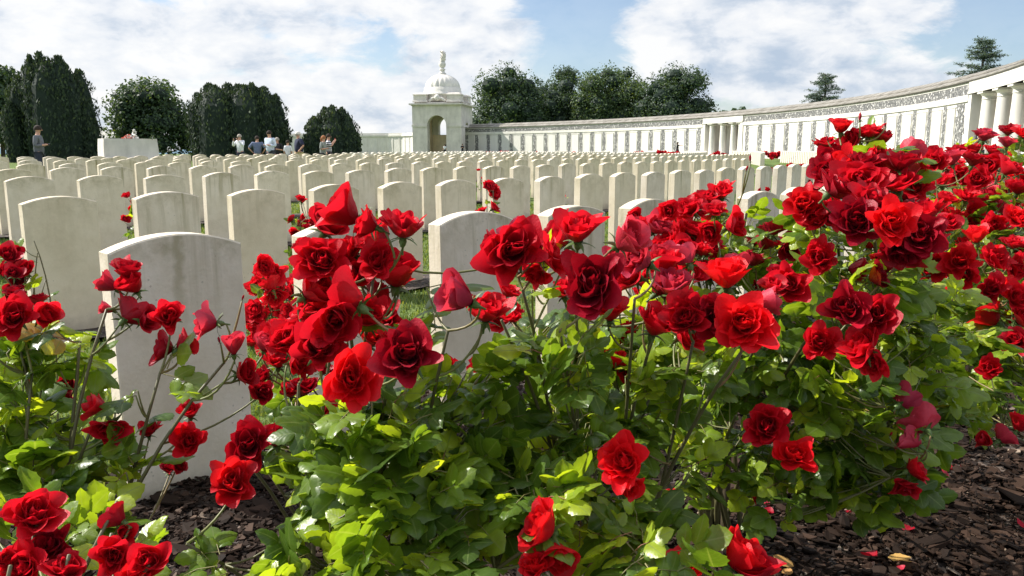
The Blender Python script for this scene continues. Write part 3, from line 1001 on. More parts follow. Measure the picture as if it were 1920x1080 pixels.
mb.lathe([(0.62, t0), (0.62, t0 + .18), (0.4, t0 + .28), (0.34, t0 + .6), (0.5, t0 + .7), (0.5, t0 + .82), (0.3, t0 + .9), (0.26, t0 + 1.0), (0.48, t0 + 1.2), (0.58, t0 + 1.55), (0.5, t0 + 1.85), (0.42, t0 + 1.92), (0.50, t0 + 2.0), (0.02, t0 + 2.05)], 20)
fin = mb.build('finial_urn', M['wall'], pav, smooth=True)
mb = MB()
pts = [(0, 0, t0 + 1.95), (0.05, 0, t0 + 2.3), (0.22, 0, t0 + 2.75), (0.30, 0, t0 + 3.1), (0.14, 0, t0 + 3.45), (-0.15, 0, t0 + 3.62), (-.33, 0, t0 + 3.5)]
mb.tube(pts, 0, radii=np.array([.34, .42, .38, .33, .27, .2, .08]), sides=9)
for k in range(14):
    a = random.random() * 6.28; zz = t0 + 2.1 + k * 0.095
    mb.tube([(0.1, 0, zz), (0.1 + .35 * math.cos(a), .35 * math.sin(a), zz + .1), (0.1 + .5 * math.cos(a), .5 * math.sin(a), zz + .3)], .13, .04, sides=5)
mb.build('flame_carving', M['pav'], fin, smooth=True)
for s_ in (-1, 1):  # thin sheets added inside the arch to carry the painted bounce light
    mb = MB()
    for (y0_, y1_) in ((-2.64, -1.35), (1.35, 2.64)):
        mb.box(min(s_ * 2.60, s_ * 2.648), max(s_ * 2.60, s_ * 2.648), y0_, y1_, 0.05, BZ - .45)
    mb.build('bounce_lining', M['pav_bounce'], pbody)
mb = MB(); mb.box(-2.55, 2.55, 2.60, 2.648, 0.05, E_(2.6)); mb.build('bounce_lining', M['pav_bounce'], pbody)
mb = MB(); mb.box(-.42, .18, 2.56, 2.598, E_(0.35), E_(1.0)); mb.build('niche', M['joint'], pbody)

# lower wall beyond the pavilion on the left: long shaded run that curves to face the sun near the pavilion
lw = empty('rear_wall', (-22, 160, 0), label='low pale stone wall running left behind the domed pavilion', cat='wall')
path_ = [(-60, 168), (-45, 165.5), (-34, 164), (-28, 163.2), (-24.5, 162.2), (-21.5, 160), (-19.3, 156.5), (-17.5, 151), (-15.5, 143)]
def pathwall(pts, th, z0, z1, off=0.0):
    pts = np.array(pts, float)
    t_ = np.gradient(pts, axis=0); t_ /= np.linalg.norm(t_, axis=1)[:, None]
    nn = np.stack([t_[:, 1], -t_[:, 0]], -1)
    a = pts + nn * (off); b_ = pts + nn * (off - th)
    v = []
    for p0, p1 in zip(a, b_):
        v += [(p0[0] + 22, p0[1] - 160, z0), (p0[0] + 22, p0[1] - 160, z1), (p1[0] + 22, p1[1] - 160, z0), (p1[0] + 22, p1[1] - 160, z1)]
    q = []
    for i in range(len(pts) - 1):
        a_, c_ = i * 4, i * 4 + 4
        q += [(a_, c_, c_ + 1, a_ + 1), (a_ + 2, a_ + 3, c_ + 3, c_ + 2), (a_ + 1, c_ + 1, c_ + 3, a_ + 3), (a_, a_ + 2, c_ + 2, c_)]
    return v, q
fine = []
for i in range(len(path_) - 1):
    for k in range(4):
        f_ = k / 4
        fine.append(tuple(np.array(path_[i]) * (1 - f_) + np.array(path_[i + 1]) * f_))
fine.append(path_[-1])
mb = MB(); mb.add(*pathwall(fine, 0.9, 0, E_(2.75))); mb.build('wall_body', M['wall'], lw)
mb = MB(); mb.add(*pathwall(fine, 1.3, E_(2.753), E_(3.05), 0.2)); mb.add(*pathwall(fine, 0.9, E_(3.053), E_(3.4), 0.0)); mb.build('coping', M['wall'], lw)
mb = MB()
for i in range(1, len(fine) - 1, 2):
    a_, b_ = np.array(fine[i]), np.array(fine[min(i + 1, len(fine) - 1)])
    mb.add(*pathwall([a_, a_ + (b_ - a_) * 0.35], 0.06, 0.3, E_(2.5), 0.07))
mb.build('pilaster_strip', M['wall'], lw)
# ------------------------------------------------------------ stone of remembrance with wreaths
al = empty('remembrance_stone', (-22.35, 47.5, 0.2), R(38), label='massive white altar-like stone block on steps beyond the graves, wreaths on top', cat='altar stone')
mb = MB()
k = 0
prof = []
W_, D_, H_ = 2.9, 1.6, 1.50
v = []
for i in range(9):
    f_ = i / 8
    e = 0.035 * math.sin(math.pi * f_)
    for (sx_, sy_) in ((-1, -1), (1, -1), (1, 1), (-1, 1)):
        v.append((sx_ * (W_ / 2 + e - .03 * f_), sy_ * (D_ / 2 + e - .03 * f_), -.2 + (H_ + .2) * f_))
q = [(i * 4 + j, i * 4 + (j + 1) % 4, (i + 1) * 4 + (j + 1) % 4, (i + 1) * 4 + j) for i in range(8) for j in range(4)] + [(32, 33, 34, 35)]
mb.add(v, q)
mb.build('block', M['pav'], al)
for i, (w_, h0, h1) in enumerate(((.9, -.2, .10), (.55, .103, .28), (.22, .283, .46))):
    mb = MB(); mb.box(-W_ / 2 - w_, W_ / 2 + w_, -D_ / 2 - w_, D_ / 2 + w_, h0, h1); mb.build('step', M['wall'], al)
wr_mat = [simple('wreath petals', (0.55, 0.10, 0.06), 0.7, .5, 14), simple('white lilies', (0.8, 0.78, 0.72), 0.6, .1, 9), M['sepal']]
def flowers_on_altar(name, x, y, label, sizes, mi):
    mb = MB()
    P = atY(x, 262, y)
    for k in range(60):
        a = random.random() * 6.28; rr = sizes[0] * math.sqrt(random.random()); zz = random.random() ** 1.5 * sizes[1]
        rr *= (1 - zz / sizes[1] * .7)
        c_ = np.array([rr * math.cos(a), rr * math.sin(a) * .6, zz])
        d = rng.normal(0, 1, 3); d /= np.linalg.norm(d); e = np.cross(d, rng.normal(0, 1, 3)); e /= np.linalg.norm(e)
        s_ = random.uniform(.05, .1)
        mb.add([c_ - d * s_, c_ + e * s_, c_ + d * s_, c_ - e * s_], [(0, 1, 2, 3)], mi=random.choice(mi))
    o = mb.build(name, wr_mat)
    o.location = (P[0], P[1], 0.2 + H_ + 0.02)
    tag(o, label, 'flowers', 'tributes laid on the altar stone')
flowers_on_altar('wreath', 243, 47.5, 'low round wreath of orange and white flowers lying on the altar stone', (.42, .2), [0, 0, 1])
flowers_on_altar('flower_bouquet', 252, 47.5, 'taller bunch of white flowers standing on the altar stone', (.22, .5), [1, 1, 1, 2])
flowers_on_altar('flower_bouquet', 286, 47.3, 'small posy near the right end of the altar stone', (.12, .14), [1, 2])

# ------------------------------------------------------------ trees
TREE_STOPS = [(0.0, (0.018, 0.036, 0.024)), (0.5, (0.044, 0.080, 0.040)), (0.85, (0.085, 0.135, 0.052)), (1.0, (0.15, 0.20, 0.06))]
M['tree'] = leaf_mat('broadleaf foliage', TREE_STOPS, rough=0.6, trans=0.22, spec=0.3, veins=False)
M['yew'] = leaf_mat('yew foliage', [(0, (0.012, 0.024, 0.016)), (0.5, (0.026, 0.046, 0.025)), (0.9, (0.050, 0.080, 0.034)), (1.0, (0.08, 0.11, 0.04))], rough=0.7, trans=0.12, spec=0.25, veins=False)
M['cedar'] = leaf_mat('blue cedar foliage', [(0, (0.05, 0.085, 0.075)), (0.5, (0.10, 0.15, 0.13)), (1, (0.18, 0.24, 0.20))], rough=0.7, trans=0.15, spec=0.25, veins=False)


def cards(mb, C, N, size, asp=0.6, tint=None, jitter=0.6, up=None):
    """many small leaf-sized quads at C (n,3), roughly facing N"""
    n = len(C)
    N = N + rng.normal(0, jitter, (n, 3)); N /= np.linalg.norm(N, axis=1)[:, None] + 1e-9
    A = np.cross(N, rng.normal(0, 1, (n, 3))) if up is None else np.tile(np.array(up, float), (n, 1)) + rng.normal(0, .35, (n, 3))
    A /= np.linalg.norm(A, axis=1)[:, None] + 1e-9
    B = np.cross(N, A); B /= np.linalg.norm(B, axis=1)[:, None] + 1e-9
    s = size * rng.uniform(0.6, 1.4, n)[:, None]
    v = np.stack([C - A * s, C + B * s * asp, C + A * s, C - B * s * asp], 1).reshape(-1, 3)
    q = np.arange(n * 4).reshape(-1, 4)
    t = rng.uniform(0, 1, n) if tint is None else tint
    mb.add(v, q, att=np.repeat(t, 4))


def sphere_pts(n):
    d = rng.normal(0, 1, (n, 3)); return d / np.linalg.norm(d, axis=1)[:, None]


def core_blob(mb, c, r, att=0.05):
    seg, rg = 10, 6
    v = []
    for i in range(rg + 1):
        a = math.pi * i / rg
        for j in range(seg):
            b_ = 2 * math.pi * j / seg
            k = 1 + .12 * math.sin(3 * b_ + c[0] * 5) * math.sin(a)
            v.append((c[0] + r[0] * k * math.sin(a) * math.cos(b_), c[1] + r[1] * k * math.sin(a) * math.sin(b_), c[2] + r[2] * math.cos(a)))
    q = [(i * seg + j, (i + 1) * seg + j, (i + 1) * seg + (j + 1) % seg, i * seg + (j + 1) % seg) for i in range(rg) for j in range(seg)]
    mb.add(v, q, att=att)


def yew(label, px, Y, wpx, toppx, spires, ncards=9000, group='dark yews standing beyond the graves'):
    b = atY(px, 290, Y); gz_ = float(ground(b[0], b[1]))
    sc = Y / FPX
    H = (283 - toppx) * sc + EYE - gz_
    W = wpx * sc
    root = empty('yew_tree', (b[0], b[1], gz_), label=label, cat='yew', group=group)
    cr = MB()
    per = ncards // len(spires)
    for (fx, fh, fw) in spires:
        cx = fx * W / 2; h = H * fh; w = W * fw / 2 * 1.08
        cy = random.uniform(-.35, .35) * W * .5
        n = per
        zz = rng.uniform(0, 1, n) ** 0.85
        prof = np.where(zz < .12, .82 + zz * 1.5, 1.0) * (1 - .12 * zz) * (1 - .88 * np.clip((zz - .66) / .34, 0, 1) ** 2.1)
        lump_ = 1 + .10 * np.sin(zz * 34 + fx * 9) 
        ang = rng.uniform(0, 2 * np.pi, n)
        lump_ = lump_ + .10 * np.sin(ang * 5 + zz * 9)
        rr = w * prof * lump_ * rng.uniform(.80, 1.12, n) * (1 + .16 * np.sin(ang * 3 + fx * 20) * zz)
        lean = fx * W * .05
        C = np.stack([cx + lean * zz + rr * np.cos(ang), cy + rr * np.sin(ang), zz * h], -1)
        N = np.stack([np.cos(ang), np.sin(ang), np.full(n, .3)], -1)
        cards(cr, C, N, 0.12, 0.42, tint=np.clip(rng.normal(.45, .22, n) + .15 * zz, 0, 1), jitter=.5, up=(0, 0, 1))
        seg = 10
        zs = np.linspace(0, .97, 9)
        vv = []
        for z_ in zs:
            pr = (1 - .12 * z_) * max(.04, 1 - max(0, (z_ - .64) / .36) ** 2.0)
            for j in range(seg):
                a = 2 * math.pi * j / seg
                vv.append((cx + lean * z_ + w * .84 * pr * math.cos(a), cy + w * .84 * pr * math.sin(a), z_ * h))
        q = [(i * seg + j, i * seg + (j + 1) % seg, (i + 1) * seg + (j + 1) % seg, (i + 1) * seg + j) for i in range(8) for j in range(seg)]
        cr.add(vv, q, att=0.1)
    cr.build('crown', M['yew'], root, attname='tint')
    tk = MB()
    for (fx, fh, fw) in spires[:3]:
        tk.tube([(fx * W * .1, 0, -.3), (fx * W * .25, 0, H * .25), (fx * W * .4, 0, H * .5 * fh)], .16, .05, 6)
    tk.build('trunk', M['bark'], root)
    return root


yew('tall dark yew of many upright spires at the far left behind a standing man', 103, 56, 136, 108,
    [(-.80, .80, .34), (-.55, .92, .34), (-.30, .97, .28), (-.05, 1.0, .30), (.2, .98, .30), (.42, .96, .34), (.62, .86, .36), (.74, .62, .34), (.84, .42, .30), (-.88, .55, .26), (-.35, .93, .5), (.15, .95, .5), (.5, .9, .4), (0, .8, .7)], 19000)
yew('broad dark yew with a lumpy crown behind the group of visitors', 449, 58, 152, 160,
    [(-.82, .86, .32), (-.55, .98, .36), (-.25, 1.0, .38), (.05, .97, .36), (.32, .99, .36), (.58, .95, .34), (.78, .86, .30), (.90, .55, .22), (-.4, .95, .5), (.2, .96, .5), (.45, .93, .5), (-.68, .9, .3), (0, .85, .8)], 18000)
yew('smaller rounded dark yew standing alone left of the rear wall', 624, 60, 84, 202,
    [(-.62, .80, .46), (-.3, .97, .46), (.05, 1.0, .5), (.35, .97, .46), (.66, .80, .46), (.84, .55, .3), (-.84, .5, .3), (0, .8, .8)], 9000)


def broadleaf(label, px, Y, wpx, toppx, basepx=290, clumps=26, ncards=9000, size=.16, mtone=0.0, group=None, seed=1, core=.52, low=.22, m='tree'):
    rs = np.random.default_rng(seed)
    b = atY(px, basepx, Y); gz_ = float(ground(b[0], b[1]))
    sc = Y / FPX
    H = (283 - toppx) * sc + EYE - gz_
    W = wpx * sc
    root = empty('broadleaf_tree', (b[0], b[1], gz_), label=label, cat='tree', group=group)
    cr = MB()
    if Y > 160: ncards = int(ncards * 1.9); size *= .68; mtone += .03
    cen = []
    for k in range(clumps):
        d = rs.normal(0, 1, 3); d /= np.linalg.norm(d)
        d[2] = abs(d[2]) * 1.0 - .45 * (rs.random() < .5)
        f_ = rs.uniform(.55, .78)
        c = np.array([d[0] * W / 2 * f_, d[1] * W / 2 * f_, H * (.5 + low / 2) + d[2] * H * (.5 - low / 2) * f_ * 1.05])
        r = W * rs.uniform(.13, .22)
        if c[2] + r > H: c[2] = H - r * rs.uniform(.8, 1.05)
        cen.append((c, r))
    for k in range(9):
        a = 6.283 * k / 9 + rs.uniform(-.3, .3); f_ = rs.uniform(.24, .36)
        for hz_ in (.20, .40):
            cen.append((np.array([math.cos(a) * W * f_, math.sin(a) * W * f_, H * (hz_ + low * .15 + rs.uniform(-.05, .05))]), W * rs.uniform(.15, .20)))
    cen.append((np.array([0, 0, H * .58]), W * .30))
    per = ncards // len(cen)
    for c, r in cen:
        d = sphere_pts(per)
        rad = r * rs.uniform(.72, 1.12, per)[:, None] * (1 + .15 * np.sin(d[:, :1] * 9 + d[:, 2:3] * 7))
        C = c + d * rad * np.array([1, 1, .85])
        cards(cr, C, d + np.array([0, 0, .3]), size, .62, tint=np.clip(rs.normal(.42 + mtone, .2, per), 0, 1), jitter=.7)
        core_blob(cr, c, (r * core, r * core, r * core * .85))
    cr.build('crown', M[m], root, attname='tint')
    tk = MB()
    tk.tube([(0, 0, -.5), (.1, 0, H * .2), (0, .1, H * .45), (.1, 0, H * .75)], 0, radii=np.array([W * .035, W * .028, W * .02, W * .008]), sides=8)
    for c, r in cen[:12]:
        tk.tube([(0, 0, H * rs.uniform(.15, .4)), tuple(c * .5 + np.array([0, 0, H * .12])), tuple(c)], W * .012, W * .004, 5)
    tk.build('trunk', M['bark'], root)
    return root


GT = 'leafy trees behind the memorial wall'
broadleaf('grey-green leafy tree cut by the left edge of the photo', 5, 66, 120, 118, clumps=20, ncards=9000, size=.15, mtone=.1, seed=3, core=.5)
broadleaf('round dark leafy tree directly behind the altar stone', 291, 66, 158, 151, clumps=34, ncards=16000, size=.13, mtone=.05, seed=5, core=.45, low=.1)
broadleaf('big dark round tree just right of the pavilion dome', 950, 172, 150, 121, 283, 34, 12000, .34, -.02, GT, 7, low=-.1)
broadleaf('darker lower tree second to the right of the dome', 1035, 182, 140, 145, 283, 24, 9000, .32, -.08, GT, 8, low=-.1)
broadleaf('uneven tree with dark tufted top among the trees behind the wall', 1065, 196, 96, 124, 283, 16, 6000, .32, -.1, GT, 9, low=.1)
broadleaf('bright green rounded tree in the middle of the clump behind the wall', 1118, 176, 122, 121, 283, 24, 10000, .32, .16, GT, 10, low=-.1)
broadleaf('darker tree poking up behind the bright green one', 1165, 192, 90, 124, 283, 16, 6000, .32, -.02, GT, 12, low=.1)
broadleaf('yellowish green lower tree between two taller dark ones behind the wall', 1188, 174, 110, 140, 283, 20, 7500, .32, .27, GT, 13, low=-.1)
broadleaf('tall dark tree with twin tops at the right end of the clump', 1262, 168, 160, 124, 283, 38, 13000, .33, -.06, GT, 14, low=-.1)
for k, (px_, top_, w_, Y_) in enumerate([(1352, 203, 30, 150), (1385, 193, 34, 130), (1412, 200, 20, 120)]):
    broadleaf('small treetop %s just showing over the wall roof' % ['nearest the dark clump', 'in the middle of three,', 'furthest right of three,'][k], px_, Y_, w_, top_, 283, 10, 1600, .22, .1, 'small treetops over the wall roof', 30 + k, low=.3)


def conifer(label, px, Y, wpx, toppx, lean, seed):
    rs = np.random.default_rng(seed)
    b = atY(px, 283, Y); sc = Y / FPX; gz_ = 0.3
    H = (283 - toppx) * sc + EYE - gz_; W = wpx * sc
    root = empty('cedar_tree', (b[0], b[1], gz_), label=label, cat='conifer')
    tk, cr = MB(), MB()
    tk.tube([(0, 0, -.3), (0, 0, H * .5), (lean * .5, 0, H * .8), (lean, 0, H)], .22, .02, 7)
    for k in range(110):
        f_ = rs.uniform(.42, 1.0); z = H * f_
        ln = W * .5 * min(1.1, (1.10 - f_) / .36) * rs.uniform(.45, 1.1) + .12
        a = rs.uniform(0, 6.28)
        p0 = np.array([lean * max(0, f_ - .5) * 2, 0, z])
        p1 = p0 + np.array([math.cos(a) * ln * .6, math.sin(a) * ln * .6, ln * .06])
        p2 = p0 + np.array([math.cos(a) * ln, math.sin(a) * ln, ln * rs.uniform(-.15, .22)])
        tk.tube([p0, p1, p2], .035, .01, 4)
        n = int(34 + ln * 60)
        t_ = rs.uniform(.15, 1.0, n)[:, None]
        C = p0 * (1 - t_) ** 2 + 2 * p1 * t_ * (1 - t_) + p2 * t_ ** 2
        C = C + rs.normal(0, 1, (n, 3)) * np.array([.20, .20, .11]) * (1.2 - t_ * .7)
        cards(cr, C, np.tile([0, 0, 1.0], (n, 1)), .085, .4, jitter=.6)
    cr.build('crown', M['cedar'], root, attname='tint')
    tk.build('trunk', M['bark'], root)
conifer('small lopsided blue-green conifer over the middle of the wall roof', 1541, 84, 74, 146, -.1, 3)
conifer('pointed blue-green conifer over the wall roof near the right edge', 1828, 66, 100, 84, -.1, 4)

# ------------------------------------------------------------ people
SKIN = simple('skin', (0.52, 0.30, 0.21), 0.6)
def cloth(name, col, noise=.15): return simple(name, col, 0.9, noise, 12)
CL = dict(grey=cloth('grey knit', (0.13, 0.14, 0.16)), jeans=cloth('dark trousers', (0.03, 0.035, 0.055)), white=cloth('white cotton', (0.74, 0.75, 0.78)), blue=cloth('blue-grey cotton', (0.13, 0.16, 0.25)),
          pale=cloth('pale blue shirt', (0.52, 0.60, 0.72)), black=cloth('black cotton', (0.02, 0.02, 0.025)), navy=cloth('navy polo', (0.02, 0.025, 0.055)), khaki=cloth('khaki trousers', (0.50, 0.42, 0.28)),
          hairb=cloth('dark hair', (0.03, 0.02, 0.015)), hairg=cloth('greying hair', (0.36, 0.32, 0.27)), hairo=cloth('auburn hair', (0.30, 0.12, 0.05)), cap=cloth('pale cap', (0.62, 0.60, 0.55)), olive=cloth('olive grey top', (0.24, 0.26, 0.24)))
m, nt, p = mat('striped knit')
t = nd(nt, 'ShaderNodeTexCoord'); sx = nd(nt, 'ShaderNodeSeparateXYZ'); nt.links.new(t.outputs['Object'], sx.inputs[0])
nt.links.new(ramp(nt, math_n(nt, 'FRACT', math_n(nt, 'MULTIPLY', sx.outputs[2], 11.0)), [(0, (0.03, 0.035, 0.07)), (0.5, (0.7, 0.7, 0.72))], 'CONSTANT'), p.inputs['Base Color'])
CL['stripe'] = m


def skin_obj(name, verts, edges, rad, m, parent, root=0, lev=2):
    me = bpy.data.meshes.new(name)
    me.from_pydata([tuple(v) for v in verts], edges, [])
    o = bpy.data.objects.new(name, me)
    COL.objects.link(o)
    o.parent = parent
    sk = o.modifiers.new('Skin', 'SKIN')
    sk.use_smooth_shade = True
    if not me.skin_vertices: me.attributes  # layer is created with the modifier
    lay = me.skin_vertices[0].data if me.skin_vertices else None
    for i, r_ in enumerate(rad):
        if lay: lay[i].radius = (r_, r_) if not isinstance(r_, tuple) else r_
        if lay: lay[i].use_root = (i == root)
    ss = o.modifiers.new('Sub', 'SUBSURF'); ss.levels = lev; ss.render_levels = lev
    me.materials.append(m)
    return o


def person(label, px, toppx, Y, facing, arms, top, legs, hair='hairb', hat=None, height=1.74, build=1.0, skirt=False, sleeves=True, lean=0.0, group=None, gz_=None):
    """a standing figure, facing = heading in degrees (0 looks towards +Y)"""
    b = atY(px, 283, Y)
    z0 = float(ground(b[0], b[1])) - (.07 if Y < 40 else 0) if gz_ is None else gz_
    s = height * (.965 if Y < 40 else 1) / 1.75
    root = empty('person', (b[0], b[1], z0), -R(facing), label=label, cat='person', group=group)
    root.scale = (s, s, s)
    sh = .185 * build
    J = dict(pel=(0, 0, .97), belly=(0, .01 + lean * .3, 1.12), chest=(0, lean, 1.33), neckb=(0, lean + .005, 1.47), neck=(0, lean + .02, 1.54), head=(0, lean + .035, 1.64), top=(0, lean + .03, 1.715))
    P = {k: np.array(v, float) for k, v in J.items()}
    A = {'down': ((.045, -.01, -.27), (.02, .08, -.25)), 'hips': ((.17, -.08, -.22), (-.13, .12, -.17)), 'front': ((.07, -.03, -.26), (-.13, .19, .03)),
         'camera': ((.10, .16, -.20), (-.16, .14, .26)), 'reach': ((.05, .22, -.10), (-.02, .26, .05)), 'raise': ((.08, .08, -.20), (-.10, .16, .20))}
    bv, be, br = [], [], []
    def av(p_, r_): bv.append(p_); br.append(r_); return len(bv) - 1
    ip = av(P['pel'], .10 * build); ib = av(P['belly'], .09 * build); ic = av(P['chest'], (.11 * build, .11 * build)); inb = av(P['neckb'], .075); ine = av(P['neck'], .052); ih = av(P['head'], .088); it = av(P['top'], .066)
    be += [(ip, ib), (ib, ic), (ic, inb), (inb, ine), (ine, ih), (ih, it)]
    ends = []
    tv, te, tr_ = [P['pel'] + (0, 0, -.10), P['belly'], P['chest'], P['neckb'] + (0, 0, -.01)], [(0, 1), (1, 2), (2, 3)], [.165 * build, .150 * build, .158 * build, .085]
    for si, arm in ((-1, arms[0]), (1, arms[1])):
        e_, h_ = A[arm]
        sp_ = P['chest'] + np.array([si * sh, 0, .085])
        el_ = sp_ + np.array([si * e_[0], e_[1], e_[2]])
        ha_ = el_ + np.array([si * h_[0], h_[1], h_[2]])
        d = (ha_ - el_) / np.linalg.norm(ha_ - el_)
        i1 = av(sp_, .06 * build); i2 = av(el_, .043); i3 = av(ha_, .028); i4 = av(ha_ + d * .07, .034); i5 = av(ha_ + d * .14, .018)
        be += [(ic, i1), (i1, i2), (i2, i3), (i3, i4), (i4, i5)]
        k = len(tv)
        tv += [sp_ + (0, 0, .005), el_ if sleeves else (sp_ * .35 + el_ * .65)]
        tr_ += [.078 * build, .058 * build]
        te += [(2, k), (k, k + 1)]
        if sleeves == 'long':
            tv.append(ha_ - d * .02); tr_.append(.042); te.append((k + 1, k + 2))
        ends.append(ha_ + d * .1)
    lv, le, lr = [P['pel'] + (0, 0, .06)], [], [.145 * build]
    for si in (-1, 1):
        hp = np.array([si * .095, 0, .88]); kn = np.array([si * .105, .03, .49]); an = np.array([si * .11, -.02, .09]); fo = np.array([si * .12, .13, .035])
        i1 = av(hp, .095 * build); i2 = av(kn, .062); i3 = av(an, .042); i4 = av(fo, .035)
        be += [(ip, i1), (i1, i2), (i2, i3), (i3, i4)]
        k = len(lv)
        if skirt:
            pass
        else:
            lv += [hp, kn, an + (0, 0, .01)]; lr += [.112 * build, .082, .066]; le += [(0, k), (k, k + 1), (k + 1, k + 2)]
    skin_obj('body', bv, be, br, SKIN, root)
    skin_obj('shirt', tv, te, tr_, CL[top], root)
    if skirt:
        mb = MB(); mb.lathe([(.13, 1.0), (.17, .9), (.21, .7), (.25, .5), (.24, .49)], 18); mb.build('skirt', CL[legs], root, smooth=True)
    else:
        skin_obj('trousers', lv, le, lr, CL[legs], root)
    hc = P['head'] + (0, -.012, .028)
    mb = MB()
    pr = []
    for i in range(9):
        a = math.pi * .58 * i / 8
        pr.append((.108 * math.sin(a) + .001, .118 * math.cos(a)))
    mb.lathe(pr, 16, hc[0], hc[1], hc[2] - .012)
    if hair == 'hairo' or skirt:
        mb.tube([hc + (0, -.07, .02), hc + (0, -.10, -.12), hc + (0, -.09, -.25)], .07, .03, 7)
    if hat is None:
        mb.build('hair', CL[hair], root, smooth=True)
    else:
        mb.build('hair', CL[hair], root, smooth=True)
        mb = MB(); mb.lathe([(.118, -.0), (.122, .05), (.09, .10), (.002, .122)], 16, hc[0], hc[1], hc[2] + .012)
        mb.box(-.07, .07, hc[1] + .09, hc[1] + .2, hc[2] + .005, hc[2] + .018)
        mb.build('cap', CL[hat], root, smooth=True)
    # face: nose and brow
    mb = MB(); h = P['head']
    mb.add([(h[0] - .014, h[1] + .085, h[2] - .03), (h[0] + .014, h[1] + .085, h[2] - .03), (h[0], h[1] + .118, h[2] - .026), (h[0], h[1] + .09, h[2] + .02)], tris=[(0, 1, 2), (1, 3, 2), (3, 0, 2)])
    mb.build('nose', SKIN, root)
    return root, (ends[0] + ends[1]) / 2


DARKP = simple('black plastic', (0.02, 0.02, 0.022), 0.35)
def camera_obj(root, p_, label, name='camera', size=(.11, .05, .075), m_=None):
    mb = MB(); x, y, z = size
    mb.box(-x / 2, x / 2, -y / 2, y / 2, -z / 2, z / 2)
    if name == 'camera':
        ang = np.linspace(0, 2 * np.pi, 12, endpoint=False)
        v = [(.03 * math.cos(a), y / 2 + d, .03 * math.sin(a)) for d in (.001, .05) for a in ang]
        mb.add(v, [(i, (i + 1) % 12, 12 + (i + 1) % 12, 12 + i) for i in range(12)])
    o = mb.build(name, m_ or DARKP)
    Mx = Matrix.Translation(root.location) @ root.rotation_euler.to_matrix().to_4x4() @ Matrix.Scale(root.scale[0], 4)
    o.location = Mx @ Vector(p_)
    o.rotation_euler = root.rotation_euler
    tag(o, label, 'camera' if name == 'camera' else name)


GP = 'visitors standing among the graves'
r_, h_ = person('man in grey jumper looking down at his camera, far left before the yew', 73, 0, 23.5, 75, ('front', 'front'), 'grey', 'jeans', sleeves='long', height=1.74, group=GP)
camera_obj(r_, h_, 'small black camera held by the man in the grey jumper')
r_, h_ = person('woman in white top with dark strap raising a camera to her face', 451, 0, 36.5, 200, ('camera', 'camera'), 'white', 'jeans', 'hairg', height=1.70, sleeves='long', group=GP)
camera_obj(r_, h_, 'camera raised by the woman in the white top')
person('person in blue-grey shirt with hands on hips seen from behind', 483, 0, 33.5, -10, ('hips', 'hips'), 'blue', 'jeans', height=1.58, build=1.15, group=GP)
person('tall man in pale blue long sleeved shirt turning his head', 507, 0, 32.5, -150, ('front', 'front'), 'pale', 'jeans', 'hairb', height=1.78, build=1.1, sleeves='long', group=GP)
person('youth in black with folded arms beside the tall man in pale blue', 521, 0, 33.5, -165, ('front', 'front'), 'black', 'black', 'hairg', height=1.52, group=GP)
person('child in white shirt standing alone seen from behind', 540, 0, 34.5, 5, ('down', 'down'), 'white', 'jeans', height=1.42, build=.85, group=GP)
person('stout man in navy polo, khaki trousers and pale cap with hand on hip', 561, 0, 33.5, -120, ('hips', 'down'), 'navy', 'khaki', 'hairg', 'cap', height=1.74, build=1.3, group=GP)
person('person in olive grey top with auburn hair before the small yew', 605, 0, 32, 100, ('hips', 'front'), 'olive', 'jeans', 'hairo', height=1.58, lean=.04, group=GP)
r_, h_ = person('person in striped top holding something up in front of the small yew', 616, 0, 32.5, 70, ('raise', 'raise'), 'stripe', 'jeans', 'hairb', height=1.66, group=GP)
camera_obj(r_, h_, 'red phone held up by the person in the striped top', 'phone', (.08, .012, .15), simple('red case', (0.6, 0.06, 0.05), 0.4))
person('tiny figure in white standing inside the pavilion arch', 834, 0, 128, 180, ('down', 'down'), 'white', 'jeans', height=1.65, group='distant visitors by the wall')
person('tiny figure in dark clothes at the foot of the pavilion corner', 867, 0, 121, 150, ('front', 'front'), 'black', 'jeans', height=1.7, group='distant visitors by the wall')
person('woman in black dress reaching out before the long wall panels', 1270, 0, 90, 95, ('reach', 'reach'), 'black', 'black', 'hairb', height=1.68, skirt=True, group='distant visitors by the wall')
r_, h_ = person('dark haired person holding a phone to the face beside the right columns', 1837, 0, 37, 195, ('camera', 'camera'), 'black', 'jeans', height=1.85, group='distant visitors by the wall')
person('person in dark clothes half hidden by the first right column', 1836, 0, 43.5, 170, ('down', 'down'), 'black', 'jeans', height=1.78, group='distant visitors by the wall', gz_=.42)

# ------------------------------------------------------------ roses
def grid_faces(nu, nv):
    i = np.arange(nv - 1)[:, None] * nu + np.arange(nu - 1)[None, :]
    return np.stack([i, i + 1, i + nu + 1, i + nu], -1).reshape(-1, 4)


